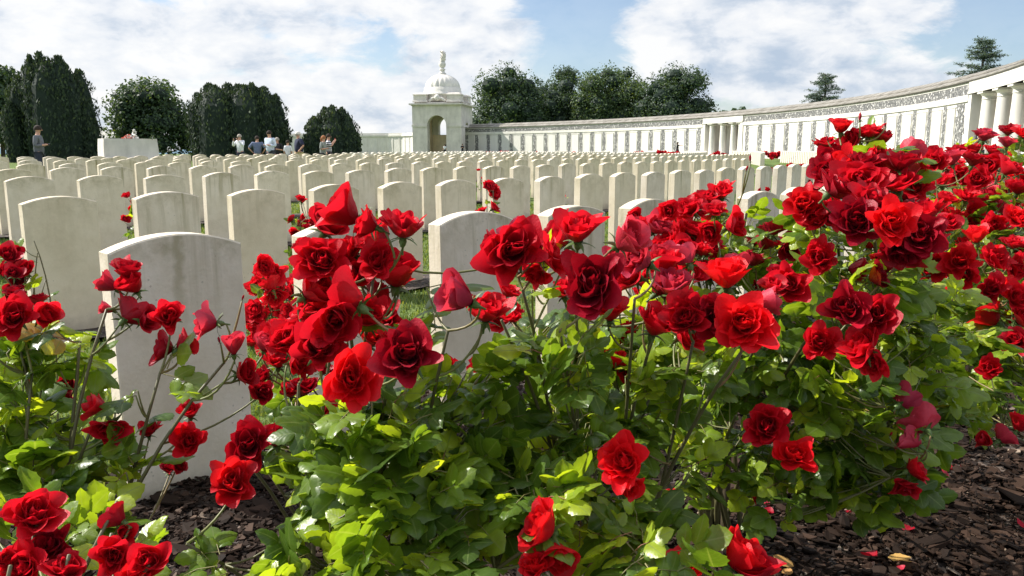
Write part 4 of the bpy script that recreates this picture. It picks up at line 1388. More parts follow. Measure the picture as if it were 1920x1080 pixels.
def rose_mesh(name, m, rings, openness, seed, ruf=.05, nu=8, nv=8, fill=1.0):
    """layered spiral of cupped, ruffled petals; unit radius, axis +z"""
    rs = np.random.default_rng(seed)
    mb = MB()
    phi = rs.uniform(0, 6.28)
    nr = len(rings)
    for k, npet in enumerate(rings):
        f_ = k / max(1, nr - 1)                      # 0 heart .. 1 outer
        for j in range(npet):
            phi += 2 * np.pi / npet + rs.normal(0, .16)
            op = openness * (0.15 + .85 * f_ ** 1.1)
            a_base = 0.45 + 1.0 * f_ * openness + rs.normal(0, .05)
            a_mid = -0.12 + 1.0 * op + rs.normal(0, .08)
            a_end = -0.40 + 1.55 * op * (0.6 + .4 * f_) + rs.normal(0, .13)
            Lp = (0.80 + .32 * f_) * rs.uniform(.90, 1.1) * (1.0 - .15 * (1 - openness) * f_)
            wmax = (0.36 + .40 * f_) * rs.uniform(.9, 1.15) * (1 + .2 * (1 - openness))
            v = np.linspace(0, 1, nv)[:, None]
            u = np.linspace(-1, 1, nu)[None, :]
            ph, ph2 = rs.uniform(0, 6.28, 2)
            tipn = rs.uniform(-.05, .035)
            vm = v * (1 - .20 * np.abs(u) ** 3.2 + tipn * np.exp(-(u * 2.6) ** 2) + .035 * np.sin(5 * u + ph) * (v > .5))
            al_ = np.where(vm < .5, a_base + (a_mid - a_base) * (vm / .5), a_mid + (a_end - a_mid) * ((vm - .5) / .5))
            # integrate the profile along v for every u
            dv = np.diff(vm, axis=0, prepend=0)
            rr = np.cumsum(np.sin(al_) * dv * Lp, 0) + .03 + .05 * f_
            hh = np.cumsum(np.cos(al_) * dv * Lp, 0)
            wprof = np.interp(vm, [0, .15, .4, .7, .9, 1.1], [.20, .50, .88, 1.08, 1.12, 1.06])
            rmin = .10 + .16 * f_
            half = np.clip(wmax * wprof / np.maximum(rr, rmin), 0, 2.3)
            an = phi + u * half
            rad = rr + ruf * (.6 + f_) * np.sin(u * rs.uniform(2.2, 4.6) + ph) * vm ** 2 * 1.5 + .05 * f_ * np.abs(u) ** 3 * vm + ruf * .38 * np.sin(u * 8 + vm * 4 + ph2) * vm ** 4
            cupd = .05 * (1 - u ** 2) * np.sin(np.pi * np.clip(vm, 0, 1)) * (1 - .6 * f_)
            rad = rad + cupd
            zz = hh + ruf * .9 * np.sin(u * rs.uniform(3, 6) + ph2) * vm ** 2
            X = rad * np.cos(an); Y = rad * np.sin(an)
            P = np.stack([X, Y, zz], -1).reshape(-1, 3)
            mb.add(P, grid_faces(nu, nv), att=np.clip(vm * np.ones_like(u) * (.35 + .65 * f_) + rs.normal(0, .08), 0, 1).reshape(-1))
    for a in mb.v:      # the whole head is lopsided, not a perfect rosette
        a[:, 0] += .10 * a[:, 2] + .05 * np.sin(a[:, 1] * 3 + seed)
        a[:, 1] += .06 * np.sin(a[:, 0] * 4 + seed * 2)
        a[:, 2] += .10 * np.sin(a[:, 0] * 2.6 + seed * 1.7) * np.hypot(a[:, 0], a[:, 1])
    allv = np.concatenate(mb.v)
    rmax = max(np.quantile(np.hypot(allv[:, 0], allv[:, 1]), .975), allv[:, 2].max() * .60)
    for a in mb.v: a /= rmax
    return mb.mesh(name, m, smooth=True, attname='tint')


def calyx_mesh(R_=.14):
    mb = MB()
    mb.lathe([(.035, -.55), (.04, -.32), (.10, -.24), (.14, -.12), (.11, -.02), (.16, .04)], 10)
    for k in range(5):
        a = 2 * math.pi * k / 5
        ca, sa = math.cos(a), math.sin(a)
        pts = []
        for i in range(5):
            f_ = i / 4
            r_ = .12 + .42 * f_; z_ = .0 + .06 * f_ - .22 * f_ * f_
            w_ = .085 * (1 - f_) ** .7 + .006
            for s_ in (-1, 0, 1):
                pts.append((r_ * ca - s_ * w_ * sa, r_ * sa + s_ * w_ * ca, z_ - .02 * abs(s_)))
        mb.add(pts, grid_faces(3, 5))
    return mb.mesh('calyx', M['sepal'], smooth=True)


OPEN = [4, 4, 5, 5, 6]
RM = {}
def mk(key, mats, rings, op, seeds, ruf=.055, nu=8, nv=8):
    for mk_, mt in mats:
        RM[key + mk_] = [rose_mesh('rose_bloom', M[mt], rings, op, s, ruf, nu, nv) for s in seeds]
ALL = (('r', 'red'), ('b', 'bright'), ('d', 'dark'), ('p', 'pink'))
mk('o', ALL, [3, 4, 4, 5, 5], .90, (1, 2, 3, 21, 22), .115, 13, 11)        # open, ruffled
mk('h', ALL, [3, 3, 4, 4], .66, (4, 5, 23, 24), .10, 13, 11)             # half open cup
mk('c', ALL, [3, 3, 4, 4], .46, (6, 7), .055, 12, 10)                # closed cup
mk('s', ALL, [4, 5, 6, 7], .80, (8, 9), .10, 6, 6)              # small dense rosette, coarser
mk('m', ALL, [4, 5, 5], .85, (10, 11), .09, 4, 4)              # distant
BUD = rose_mesh('rose_bud', M['dark'], [2, 3], .05, 12, .02, 6, 6)
CALYX = calyx_mesh()


def leaf_template(n=7, m_=5, serr=.05):
    t = np.linspace(0, 1, n); u = np.linspace(-1, 1, m_)
    T, U = np.meshgrid(t, u, indexing='ij')
    w = .37 * np.sin(np.pi * np.clip(T, 0, 1) ** .84) ** .68
    w[0, :] = .01; w[-1, :] = .004
    edge = (np.abs(U) > .9)
    w = w * (1 + serr * edge * np.where((np.arange(n) % 2)[:, None] == 0, 1, -1))
    X = T - .01 * edge
    Y = U * w
    Z = .30 * np.abs(U) * w - .42 * U ** 4 * w - .22 * (T - .35) ** 2 + .03 * np.sin(T * 9) * np.abs(U)
    return np.stack([X, Y, Z], -1).reshape(-1, 3), grid_faces(m_, n)


LHI = leaf_template(11, 5, .07)
LLO = leaf_template(4, 3, 0)


class Sprigs:
    def __init__(s): s.o = []; s.a = []; s.n = []; s.s = []; s.t = []
    def leaf(s, o, a, n, sc, t): s.o.append(o); s.a.append(a); s.n.append(n); s.s.append(sc); s.t.append(t)
    def sprig(s, stems, o, a, n, sc, tint, pairs=2):
        a = a / np.linalg.norm(a); n = n - a * np.dot(n, a); n /= np.linalg.norm(n) + 1e-9
        b = np.cross(n, a)
        Lr = sc * (1.15 if pairs == 2 else .7)
        p1 = o + a * Lr * .5 + n * .03 * sc; p2 = o + a * Lr - n * .12 * sc
        stems.append(([o, p1, p2], .0011 * sc / .05, .0006 * sc / .05, .85 if tint < .8 else 1.0))
        jit = lambda k: rng.normal(0, k, 3)
        s.leaf(p2, a - n * .18 + jit(.1), n + jit(.22), sc * random.uniform(.95, 1.15), tint)
        for k in range(pairs):
            f_ = (.78, .40)[k]
            q = o * (1 - f_) + p2 * f_ + n * .02 * sc
            for si in (-1, 1):
                s.leaf(q, a * .45 + b * si * .9 - n * .12 + jit(.14), n + b * si * -.12 + jit(.25), sc * (1.0, .85)[k] * random.uniform(.85, 1.1), np.clip(tint + random.gauss(0, .04), 0, 1 if tint > .99 else .93))
    def build(s, tmpl, name, m, parent):
        if not s.o: return
        V, F = tmpl
        o = np.array(s.o); a = np.array(s.a); n = np.array(s.n); sc = np.array(s.s)[:, None]
        a /= np.linalg.norm(a, axis=1)[:, None] + 1e-9
        n = n - a * (a * n).sum(1)[:, None]; n /= np.linalg.norm(n, axis=1)[:, None] + 1e-9
        b = np.cross(n, a)
        curl = rng.normal(1, .5, len(o))[:, None, None]
        wid = rng.uniform(.88, 1.15, len(o))[:, None, None]
        P = o[:, None, :] + sc[:, None, :] * (V[None, :, :1] * a[:, None, :] + V[None, :, 1:2] * wid * b[:, None, :] + V[None, :, 2:3] * curl * n[:, None, :])
        k = len(V)
        q = (F[None] + (np.arange(len(o)) * k)[:, None, None]).reshape(-1, 4)
        mb = MB(); mb.add(P.reshape(-1, 3), q, att=np.repeat(np.array(s.t, np.float32), k))
        ob = mb.build(name, m, parent, smooth=True, attname='tint')
        if len(V) > 20:
            nu_ = 5; nt_ = len(V) // nu_
            for an_, arr in (('lu', np.tile(np.linspace(-1, 1, nu_), nt_)), ('lt', np.repeat(np.linspace(0, 1, nt_), nu_))):
                at_ = ob.data.attributes.new(an_, 'FLOAT', 'POINT')
                at_.data.foreach_set('value', np.tile(arr, len(o)).astype(np.float32))
        return ob


def bez(p0, p1, p2, n=6):
    t = np.linspace(0, 1, n)[:, None]
    return (1 - t) ** 2 * p0 + 2 * t * (1 - t) * p1 + t ** 2 * p2


class Bush:
    def __init__(s, label, x, y, cat='rose bush', group='red rose bushes in the foreground bed', lo=False):
        s.z0 = float(ground(x, y))
        s.base = np.array([x, y, s.z0])
        s.root = empty('rose_bush', s.base, label=label, cat=cat, group=group)
        s.sp = Sprigs(); s.stems = []; s.nodes = []; s.blooms = []; s.lo = lo
    def cane(s, tip, r=.0055, out=.5):
        tip = np.asarray(tip, float)
        b = s.base + np.array([random.uniform(-.06, .06), random.uniform(-.06, .06), -.03])
        mid = b * .45 + tip * .55; mid[2] = b[2] + (tip[2] - b[2]) * random.uniform(.55, .72)
        mid[:2] = b[:2] * (1 - out * .8) + tip[:2] * out * .8 + rng.normal(0, .03, 2)
        pts = bez(b, mid, tip, 9)
        s.stems.append((pts, r, r * .45, .35))
        s.nodes += [pts[i] for i in range(3, 9)]
    def near(s, p_, below=True):
        N = np.array(s.nodes)
        d = np.linalg.norm(N - p_, axis=1) + np.where(N[:, 2] > p_[2] - .02, .12, 0)
        d = np.where(d < .03, .4, d)
        return N[np.argmin(d)]
    def bloom(s, p_, rad, ax, key, calyx=True, name='rose_bloom'):
        me = random.choice(RM[key]) if key != 'bud' else BUD
        ax = np.array(ax, float); ax /= np.linalg.norm(ax)
        basep = p_ - ax * rad * .45
        qd = Vector(ax).to_track_quat('Z', 'Y')
        rotm = qd.to_matrix().to_4x4() @ Matrix.Rotation(random.uniform(0, 6.28), 4, 'Z')
        flat = random.uniform(.92, 1.15)
        o = bpy.data.objects.new('rose_bud' if key == 'bud' else name, me)
        COL.objects.link(o)
        o.parent = s.root
        o.matrix_local = Matrix.Translation(Vector(basep - s.base)) @ rotm @ Matrix.Diagonal((rad * random.uniform(.86, 1.1), rad * random.uniform(.86, 1.1), rad * flat, 1))
        if calyx:
            c = bpy.data.objects.new('calyx', CALYX)
            COL.objects.link(c); c.parent = o
            c.scale = (1.5, 1.5, 1.3)
        foot = basep - ax * rad * .5
        n0 = s.near(foot)
        dist = np.linalg.norm(foot - n0)
        mid = foot - ax * dist * .45
        pts = bez(n0, mid * .6 + n0 * .4 + np.array([0, 0, -.01]), foot, 7)
        s.stems.append((pts, .0022, .0015, random.uniform(.55, .95)))
        s.nodes.append(pts[3]); s.nodes.append(pts[4])
        return pts
    def blob(s, c, r, n, size=.052, young=.15, flat=.7, twig=.5):
        c = np.asarray(c, float); r = np.asarray(r, float) * np.ones(3)
        for k in range(n):
            d = rng.normal(0, 1, 3); d /= np.linalg.norm(d)
            if d[2] < -.3 and random.random() < .5: d[2] *= -1
            rr = random.uniform(.25, 1.0) ** .6
            o = c + d * r * rr
            if o[2] < s.z0 + .04: continue
            out = np.array([d[0], d[1], 0.25]) + rng.normal(0, .45, 3)
            nrm = np.array([0, 0, 1.0]) * flat + d * .35 + rng.normal(0, .38, 3)
            nrm += np.array([-.12, -.15, 0])
            yg = random.random() < young * (1.5 if d[2] > .3 else .7)
            tint = random.uniform(.70, .90) if yg else np.clip(random.gauss(.42, .17), .02, .8)
            if random.random() < .002: tint = 1.0
            s.sp.sprig(s.stems, o, out, nrm, size * random.uniform(.5, 1.08) * (.8 if yg else 1), tint, random.choice((1, 2, 2)))
            if random.random() < twig and s.nodes:
                n0 = s.near(o)
                s.stems.append((bez(n0, (n0 + o) / 2 + np.array([0, 0, -.02]), o, 5), .0019, .0012, random.uniform(.4, .9)))
    def finish(s):
        T = LLO if s.lo else LHI
        for k in range(len(s.sp.o)): s.sp.o[k] = s.sp.o[k] - s.base
        s.sp.build(T, 'foliage', M['leaf_far' if s.lo else 'leaf'], s.root)
        mb = MB()
        for pts, r0, r1, t in s.stems:
            mb.tube(np.asarray(pts) - s.base, r0, r1, 4 if s.lo else 6, att=t)
        if mb.n: mb.build('stems', M['stem'], s.root, smooth=True, attname='tint')


def tocam(p_):
    d = CAM - p_; return d / np.linalg.norm(d)
UP = np.array([0, 0, 1.0])
def axis_for(code, p_):
    c = tocam(p_); side = np.cross(c, UP)
    j = rng.normal(0, .13, 3)
    if code == 'f': return c * .92 + UP * .35 + j
    if code == 'u': return c * .25 + UP * .95 + j
    if code == 's': return c * .35 + UP * .55 + side * random.choice((-.7, .7)) + j
    if code == 'l': return c * .25 + UP * .35 - R3 * .9 + j
    if code == 'r': return c * .25 + UP * .35 + R3 * .9 + j
    if code == 'd': return c * .7 - UP * .5 + j
    if code == 'b': return -c * .55 + UP * .5 + side * random.choice((-.5, .5)) + j
    return c * .6 + UP * .6 + rng.normal(0, .45, 3)


BU = {}
def nb(key, label, x, y, **kw): BU[key] = Bush(label, x, y, **kw)
nb('A', 'leafy red rose bush at the left edge reaching across the nearest headstone', -.78, 1.15)
nb('B', 'red rose bush with the large central bloom cluster between the near headstones', -.28, 1.22)
nb('C', 'red rose bush right of centre with big dark red bloom before the pale headstones', .16, 1.45)
nb('D', 'dense rose bush with bare trunk showing above the dark mulch', .56, 1.98)
nb('E', 'tallest red rose bush at right whose cluster rises against the memorial wall', 1.02, 2.35)
nb('F', 'mass of red roses behind the tallest bush towards the right edge', 1.75, 3.05)
nb('G', 'farther rose bush thick with small red blooms at the right edge', 2.45, 3.75)
nb('H', 'low red rose sprays hanging over the mulch at the lower right edge', 1.75, 2.45)
nb('I', 'bottom left rose bush with heavy red heads touching the bottom edge', -.62, .72)

# canes (pixel, depth)
def PZ(px, py, z): return atz(px, py, z)
CAN = dict(
    A=[(60, 700, 1.3), (30, 620, 1.35), (150, 640, 1.35), (200, 580, 1.35), (300, 700, 1.32), (420, 680, 1.3), (100, 880, 1.25), (180, 780, 1.3)],
    B=[(650, 560, 1.15), (700, 520, 1.2), (620, 660, 1.15), (740, 620, 1.1), (840, 620, 1.1), (560, 720, 1.2), (690, 850, 1.1), (500, 880, 1.25), (800, 1000, 1.05), (620, 980, 1.05), (460, 860, 1.25), (350, 1020, 1.05), (1000, 1020, 1.0)],
    C=[(980, 545, 1.14), (940, 600, 1.18), (1240, 590, 1.25), (1390, 660, 1.18), (1080, 560, 1.12), (1000, 650, 1.2), (1190, 560, 1.2), (1050, 620, 1.1), (1300, 640, 1.25), (1150, 700, 1.4), (1120, 880, 1.15), (950, 880, 1.15), (1220, 740, 1.4), (1200, 1000, 1.1), (1330, 1050, 1.05)],
    D=[(1250, 490, 1.75), (1320, 430, 1.85), (1200, 560, 1.6), (1450, 560, 1.45), (1350, 480, 1.7), (1420, 640, 1.5), (1300, 560, 1.6), (1280, 450, 1.8), (1450, 500, 1.7), (1540, 600, 1.4), (1380, 780, 1.5), (1460, 820, 1.45), (1260, 700, 1.7), (1500, 700, 1.6), (1400, 400, 1.9)],
    E=[(1600, 300, 1.6), (1650, 330, 1.6), (1560, 350, 1.6), (1640, 450, 1.5), (1580, 600, 1.45), (1700, 500, 1.7), (1620, 700, 1.5), (1690, 780, 1.55), (1680, 880, 1.6), (1780, 520, 1.8), (1700, 300, 1.65), (1550, 500, 1.6)],
    F=[(1800, 350, 2.4), (1760, 420, 2.3), (1850, 420, 2.5), (1700, 380, 2.5), (1880, 300, 2.6), (1800, 560, 2.3), (1880, 560, 2.4), (1750, 640, 2.3), (1840, 700, 2.4)],
    G=[(1880, 280, 3.2), (1820, 300, 3.1), (1900, 350, 3.1), (1780, 320, 3.2), (1950, 300, 3.3), (1900, 500, 3.2)],
    H=[(1900, 820, 1.9), (1880, 800, 1.95), (1930, 700, 2.0), (1900, 620, 2.1), (1930, 560, 2.0)],
    I=[(70, 980, .95), (210, 1000, .95), (280, 1060, .92), (20, 1060, .9), (130, 1040, .92), (220, 940, 1.0)])
for k, lst in CAN.items():
    for (x_, y_, z_) in lst: BU[k].cane(PZ(x_, y_, z_), r=.0065 if k in 'DEFGH' else .005)
# the trunk of bush D, plainly visible
for dx, dy in ((0, 0), (-.03, .02), (.035, -.02), (-.07, .03)):
    b = BU['D'].base
    BU['D'].stems.append((bez(b + np.array([dx, dy, -.04]), b + np.array([dx * 1.5, dy, .12]), b + np.array([dx * 4, dy * 4, .32]), 6), .013, .008, .05))
b = BU['E'].base
for dx, dy in ((0, 0), (-.04, .02), (.04, 0)):
    BU['E'].stems.append((bez(b + np.array([dx, dy, -.04]), b + np.array([dx * 2, dy, .15]), b + np.array([dx * 4, dy * 4, .36]), 6), .012, .007, .05))

# blooms: pixel x, y, diameter in pixels, depth, direction, form+colour
BL = {
 'B': [(655, 402, 104, 1.2, 'l', 'hr'), (712, 452, 80, 1.26, 's', 'hr'), (756, 427, 92, 1.15, 'u', 'or'), (604, 486, 104, 1.15, 'f', 'or'), (583, 545, 84, 1.18, 's', 'hr'), (650, 480, 60, 1.25, 'x', 'cr'),
       (663, 566, 96, 1.12, 'b', 'hr'), (628, 598, 90, 1.12, 'x', 'hr'), (742, 520, 92, 1.24, 'u', 'hr'), (600, 655, 104, 1.12, 'f', 'or'), (662, 712, 122, 1.0, 'f', 'ob'), (768, 662, 130, .98, 'f', 'od'),
       (870, 563, 92, 1.05, 'l', 'cp'), (912, 588, 78, 1.1, 'u', 'hr'), (548, 640, 84, 1.3, 'x', 'sr'), (508, 640, 66, 1.32, 'x', 'sr'), (560, 680, 64, 1.25, 'x', 'or'), (700, 500, 70, 1.3, 'b', 'hr'), (590, 575, 70, 1.2, 'l', 'hr'),
       (470, 832, 104, 1.15, 'f', 'od'), (438, 905, 92, 1.1, 'f', 'ob'), (515, 825, 60, 1.2, 'x', 'hd'), (610, 790, 62, 1.3, 'x', 'hr'), (573, 796, 56, 1.32, 'x', 'or'), (545, 735, 50, 1.4, 'x', 'hr'),
       (735, 640, 60, 1.15, 'x', 'or'), (1020, 990, 92, 1.0, 'l', 'hb'), (1042, 1030, 80, 1.0, 'd', 'hb'), (1005, 1062, 70, .98, 'u', 'ob'), (900, 690, 52, 1.45, 'x', 'sr'), (925, 680, 44, 1.5, 'x', 'hr'), (838, 690, 50, 1.35, 'x', 'sr'), (690, 600, 74, 1.2, 'x', 'hr')],
 'C': [(968, 468, 132, 1.1, 'f', 'or'), (1032, 480, 76, 1.12, 'r', 'or'), (930, 462, 66, 1.12, 'l', 'hr'), (1086, 436, 92, 1.1, 'u', 'hr'), (1108, 536, 132, 1.05, 'f', 'od'), (1172, 452, 92, 1.15, 's', 'cp'),
       (1205, 490, 84, 1.2, 's', 'hp'), (1242, 498, 76, 1.3, 'u', 'hr'), (1288, 488, 66, 1.35, 'b', 'cp'), (1236, 545, 64, 1.3, 'b', 'hr'), (1288, 590, 104, 1.2, 'f', 'or'), (1340, 592, 84, 1.2, 'x', 'od'),
       (1392, 604, 124, 1.12, 'f', 'ob'), (1415, 572, 84, 1.17, 'r', 'cp'), (1362, 524, 78, 1.25, 'u', 'hb'), (1168, 862, 96, 1.05, 'f', 'ob'), (1180, 900, 60, 1.06, 'd', 'hb'), (1385, 1050, 100, 1.0, 'r', 'hb'), (1415, 1075, 80, 1.0, 'u', 'hr'),
       (1275, 1068, 74, 1.05, 'u', 'ob'), (952, 548, 48, 1.45, 'x', 'sr'), (962, 592, 50, 1.45, 'x', 'or'), (935, 595, 44, 1.5, 'x', 'sr'), (1150, 640, 50, 1.5, 'x', 'sr'), (1178, 620, 44, 1.5, 'x', 'sr'), (1145, 680, 54, 1.4, 'x', 'hr'), (1182, 708, 48, 1.4, 'x', 'hr'),
       (1205, 560, 44, 1.6, 'x', 'sr'), (1150, 575, 44, 1.5, 'x', 'sr'), (1008, 512, 60, 1.14, 'd', 'or'), (1060, 500, 50, 1.2, 'x', 'hr')],
 'D': [(1262, 448, 62, 1.75, 'x', 'sr'), (1240, 468, 50, 1.75, 'x', 'sr'), (1285, 420, 60, 1.8, 'x', 'sr'), (1302, 390, 52, 1.85, 'x', 'sr'), (1326, 372, 50, 1.9, 'u', 'sr'), (1355, 362, 46, 1.9, 'u', 'hr'), (1340, 395, 54, 1.9, 'x', 'sr'), (1300, 440, 56, 1.75, 'x', 'or'),
       (1475, 530, 78, 1.35, 'f', 'or'), (1372, 420, 40, 1.9, 'x', 'sd'), (1448, 432, 52, 1.8, 'x', 'sd'), (1480, 462, 50, 1.75, 'x', 'hd'), (1430, 460, 44, 1.8, 'x', 'sd'), (1412, 490, 46, 1.7, 'x', 'hd'), (1330, 470, 44, 1.8, 'x', 'hd'), (1500, 440, 50, 1.8, 'x', 'sd'),
       (1210, 424, 46, 1.8, 'u', 'hr'), (1192, 404, 34, 1.9, 'x', 'sr'), (1440, 797, 84, 1.4, 'f', 'or'), (1488, 852, 74, 1.38, 'f', 'ob'), (1460, 520, 48, 1.6, 'x', 'hd'), (1265, 500, 50, 1.6, 'x', 'hr'), (1385, 500, 50, 1.6, 'x', 'hp'), (1415, 930, 26, 1.7, 'x', 'sr'), (1255, 930, 30, 1.7, 'x', 'sr'),
       (1280, 470, 50, 1.7, 'x', 'hr'), (1255, 520, 54, 1.5, 'x', 'hr'), (1220, 520, 50, 1.5, 'x', 'sr'), (1315, 470, 46, 1.7, 'x', 'sr')],
 'E': [(1578, 240, 50, 1.65, 'u', 'hb'), (1603, 262, 50, 1.65, 'l', 'hr'), (1626, 248, 52, 1.65, 'u', 'or'), (1655, 262, 46, 1.65, 'u', 'hr'), (1700, 288, 58, 1.6, 'b', 'cp'), (1714, 312, 50, 1.6, 'r', 'hr'), (1545, 272, 46, 1.65, 'u', 'sr'), (1572, 284, 46, 1.65, 'u', 'or'),
       (1556, 300, 48, 1.6, 'x', 'od'), (1590, 308, 74, 1.55, 'l', 'hb'), (1640, 300, 66, 1.55, 'x', 'or'), (1672, 292, 52, 1.6, 'x', 'or'), (1618, 342, 104, 1.45, 'f', 'or'), (1566, 352, 80, 1.45, 'x', 'od'), (1680, 342, 80, 1.5, 'x', 'or'), (1720, 352, 50, 1.6, 'x', 'or'),
       (1668, 420, 98, 1.3, 'f', 'ob'), (1610, 415, 100, 1.35, 'f', 'od'), (1722, 440, 90, 1.38, 'f', 'od'), (1732, 402, 74, 1.42, 'x', 'or'), (1690, 472, 80, 1.4, 'd', 'od'), (1640, 380, 84, 1.4, 'x', 'or'), (1536, 486, 72, 1.5, 'f', 'or'), (1508, 384, 74, 1.5, 'f', 'ob'),
       (1530, 410, 70, 1.5, 'x', 'or'), (1560, 400, 60, 1.5, 'x', 'or'), (1755, 452, 62, 1.65, 'x', 'or'), (1802, 488, 72, 1.55, 'f', 'ob'), (1764, 498, 66, 1.6, 'l', 'hr'), (1590, 580, 92, 1.3, 'f', 'od'), (1646, 592, 86, 1.3, 'f', 'or'), (1540, 642, 78, 1.35, 'f', 'or'), (1618, 650, 82, 1.3, 'x', 'or'),
       (1640, 682, 66, 1.3, 'd', 'or'), (1690, 752, 62, 1.5, 'b', 'hp'), (1733, 800, 66, 1.5, 'b', 'hp'), (1715, 830, 56, 1.5, 'x', 'hp'), (1714, 880, 58, 1.5, 'r', 'or'), (1698, 912, 52, 1.5, 'd', 'or'), (1640, 520, 50, 1.45, 'x', 'hd'), (1600, 505, 50, 1.5, 'x', 'hd'), (1700, 325, 40, 1.6, 'b', 'hp')],
 'A': [(30, 592, 84, 1.25, 'f', 'or'), (82, 592, 60, 1.3, 'r', 'hr'), (2, 590, 60, 1.3, 'l', 'hr'), (238, 510, 66, 1.35, 'u', 'hd'), (208, 538, 56, 1.35, 'l', 'cp'), (252, 540, 60, 1.35, 'x', 'cr'), (240, 592, 66, 1.35, 'b', 'hd'), (272, 600, 50, 1.35, 'r', 'hd'), (205, 580, 40, 1.38, 'l', 'cp'),
       (318, 594, 64, 1.3, 'f', 'or'), (394, 604, 66, 1.28, 'l', 'hp'), (312, 655, 56, 1.35, 'l', 'hd'), (342, 650, 52, 1.35, 'x', 'hr'), (437, 655, 56, 1.25, 'u', 'cp'), (455, 700, 56, 1.28, 'r', 'hr'), (490, 735, 44, 1.35, 'x', 'od'), (495, 650, 46, 1.3, 'x', 'cp'),
       (68, 722, 46, 1.5, 'x', 'sd'), (112, 748, 54, 1.5, 'x', 'sd'), (188, 765, 62, 1.3, 'l', 'hr'), (208, 800, 66, 1.28, 'd', 'hr'), (130, 720, 40, 1.5, 'x', 'hd'), (356, 775, 44, 1.35, 'u', 'hr'), (352, 824, 66, 1.3, 'f', 'or'), (318, 880, 34, 1.5, 'x', 'sd'), (336, 872, 34, 1.5, 'x', 'sd'), (280, 810, 40, 1.4, 'x', 'hd')],
 'I': [(66, 968, 98, .95, 'f', 'or'), (96, 1020, 80, .95, 'x', 'od'), (40, 1062, 90, .92, 'x', 'or'), (120, 1066, 84, .92, 'u', 'or'), (10, 1050, 50, .92, 'x', 'hr'), (222, 972, 62, 1.0, 'b', 'hd'), (212, 1045, 78, .94, 'f', 'or'), (283, 1052, 66, .93, 'f', 'hr'), (255, 1075, 70, .92, 'u', 'ob'), (230, 1000, 46, 1.0, 'd', 'hr')],
 'H': [(1880, 822, 44, 1.85, 'b', 'hp'), (1850, 828, 36, 1.85, 'l', 'hr'), (1912, 800, 56, 1.85, 'x', 'hr'), (1905, 640, 56, 1.95, 'x', 'or'), (1855, 692, 44, 2.0, 'f', 'or'), (1862, 540, 54, 2.0, 'f', 'or'), (1905, 560, 60, 2.0, 'x', 'or'), (1915, 600, 50, 2.0, 'x', 'hr'), (1908, 500, 50, 2.1, 'x', 'or')],
 'F': [], 'G': []}
def inpoly(x, y, poly):
    c = False
    for i in range(len(poly)):
        x1, y1 = poly[i]; x2, y2 = poly[i - 1]
        if (y1 > y) != (y2 > y) and x < (x2 - x1) * (y - y1) / (y2 - y1) + x1: c = not c
    return c
def scatter(key, poly, n, size, depth, forms, mind=.45):
    xs_ = [a for a, _ in poly]; ys_ = [b_ for _, b_ in poly]
    got = []
    for _ in range(n * 40):
        if len(got) >= n: break
        x = random.uniform(min(xs_), max(xs_)); y = random.uniform(min(ys_), max(ys_))
        if not inpoly(x, y, poly): continue
        s_ = random.uniform(*size)
        if any(math.hypot(x - a, y - b_) < mind * (s_ + c) for a, b_, c in got): continue
        got.append((x, y, s_))
        BL[key].append((x, y, s_, random.uniform(*depth), 'x' if random.random() < .6 else 'u', random.choice(forms)))
scatter('G', [(1740, 300), (1800, 262), (1850, 250), (1880, 238), (1925, 232), (1960, 330), (1940, 380), (1800, 360)], 62, (34, 46), (2.9, 3.4), ['sr', 'sr', 'sd', 'or', 'sp', 'ob'], .32)
scatter('F', [(1700, 310), (1760, 300), (1850, 300), (1925, 330), (1925, 420), (1850, 440), (1760, 400), (1700, 420)], 60, (42, 60), (2.2, 2.6), ['or', 'hr', 'sd', 'or', 'hp', 'sr', 'sd'], .34)
scatter('F', [(1800, 420), (1925, 400), (1925, 500), (1840, 520), (1790, 470)], 9, (44, 60), (2.1, 2.4), ['or', 'hr', 'ob'], .5)
scatter('E', [(1545, 315), (1600, 270), (1700, 265), (1735, 330), (1740, 440), (1660, 500), (1580, 460), (1540, 390)], 16, (56, 74), (1.5, 1.65), ['or', 'hr', 'od', 'od'], .42)
scatter('B', [(565, 470), (620, 400), (720, 400), (760, 520), (700, 640), (620, 620), (560, 560)], 16, (60, 80), (1.15, 1.35), ['or', 'hr', 'hr', 'hb', 'sr'], .34)
scatter('B', [(470, 620), (560, 590), (640, 640), (600, 740), (500, 720)], 11, (40, 60), (1.3, 1.5), ['sr', 'hr', 'sd'], .34)
scatter('C', [(900, 440), (960, 410), (1130, 430), (1260, 500), (1450, 540), (1440, 640), (1250, 640), (1120, 600), (1000, 500)], 12, (58, 80), (1.15, 1.35), ['or', 'hr', 'hr', 'hb', 'hp'], .34)
scatter('D', [(1220, 400), (1340, 360), (1380, 430), (1330, 540), (1200, 560), (1140, 500)], 20, (44, 60), (1.55, 1.85), ['sr', 'or', 'hr', 'hp', 'hr'], .34)
scatter('H', [(1830, 440), (1925, 430), (1925, 660), (1860, 600)], 10, (44, 60), (1.95, 2.15), ['or', 'hr', 'sr', 'hb'], .45)
scatter('F', [(1690, 430), (1800, 420), (1840, 520), (1760, 560), (1700, 500)], 8, (44, 58), (2.0, 2.3), ['or', 'hr', 'sd'], .5)
scatter('D', [(1380, 440), (1520, 420), (1540, 480), (1400, 560)], 7, (36, 48), (1.8, 2.0), ['sd', 'hd', 'or'], .5)

for k, lst in BL.items():
    for (x_, y_, s_, z_, code, form) in lst:
        p_ = PZ(x_, y_, z_)
        rad = s_ * (.84 if s_ > 100 else .88 if k == 'E' else .92) * z_ / FPX / 2
        if form[0] == 'c': rad *= .92
        BU[k].bloom(p_, rad, axis_for(code, p_), form, calyx=True)
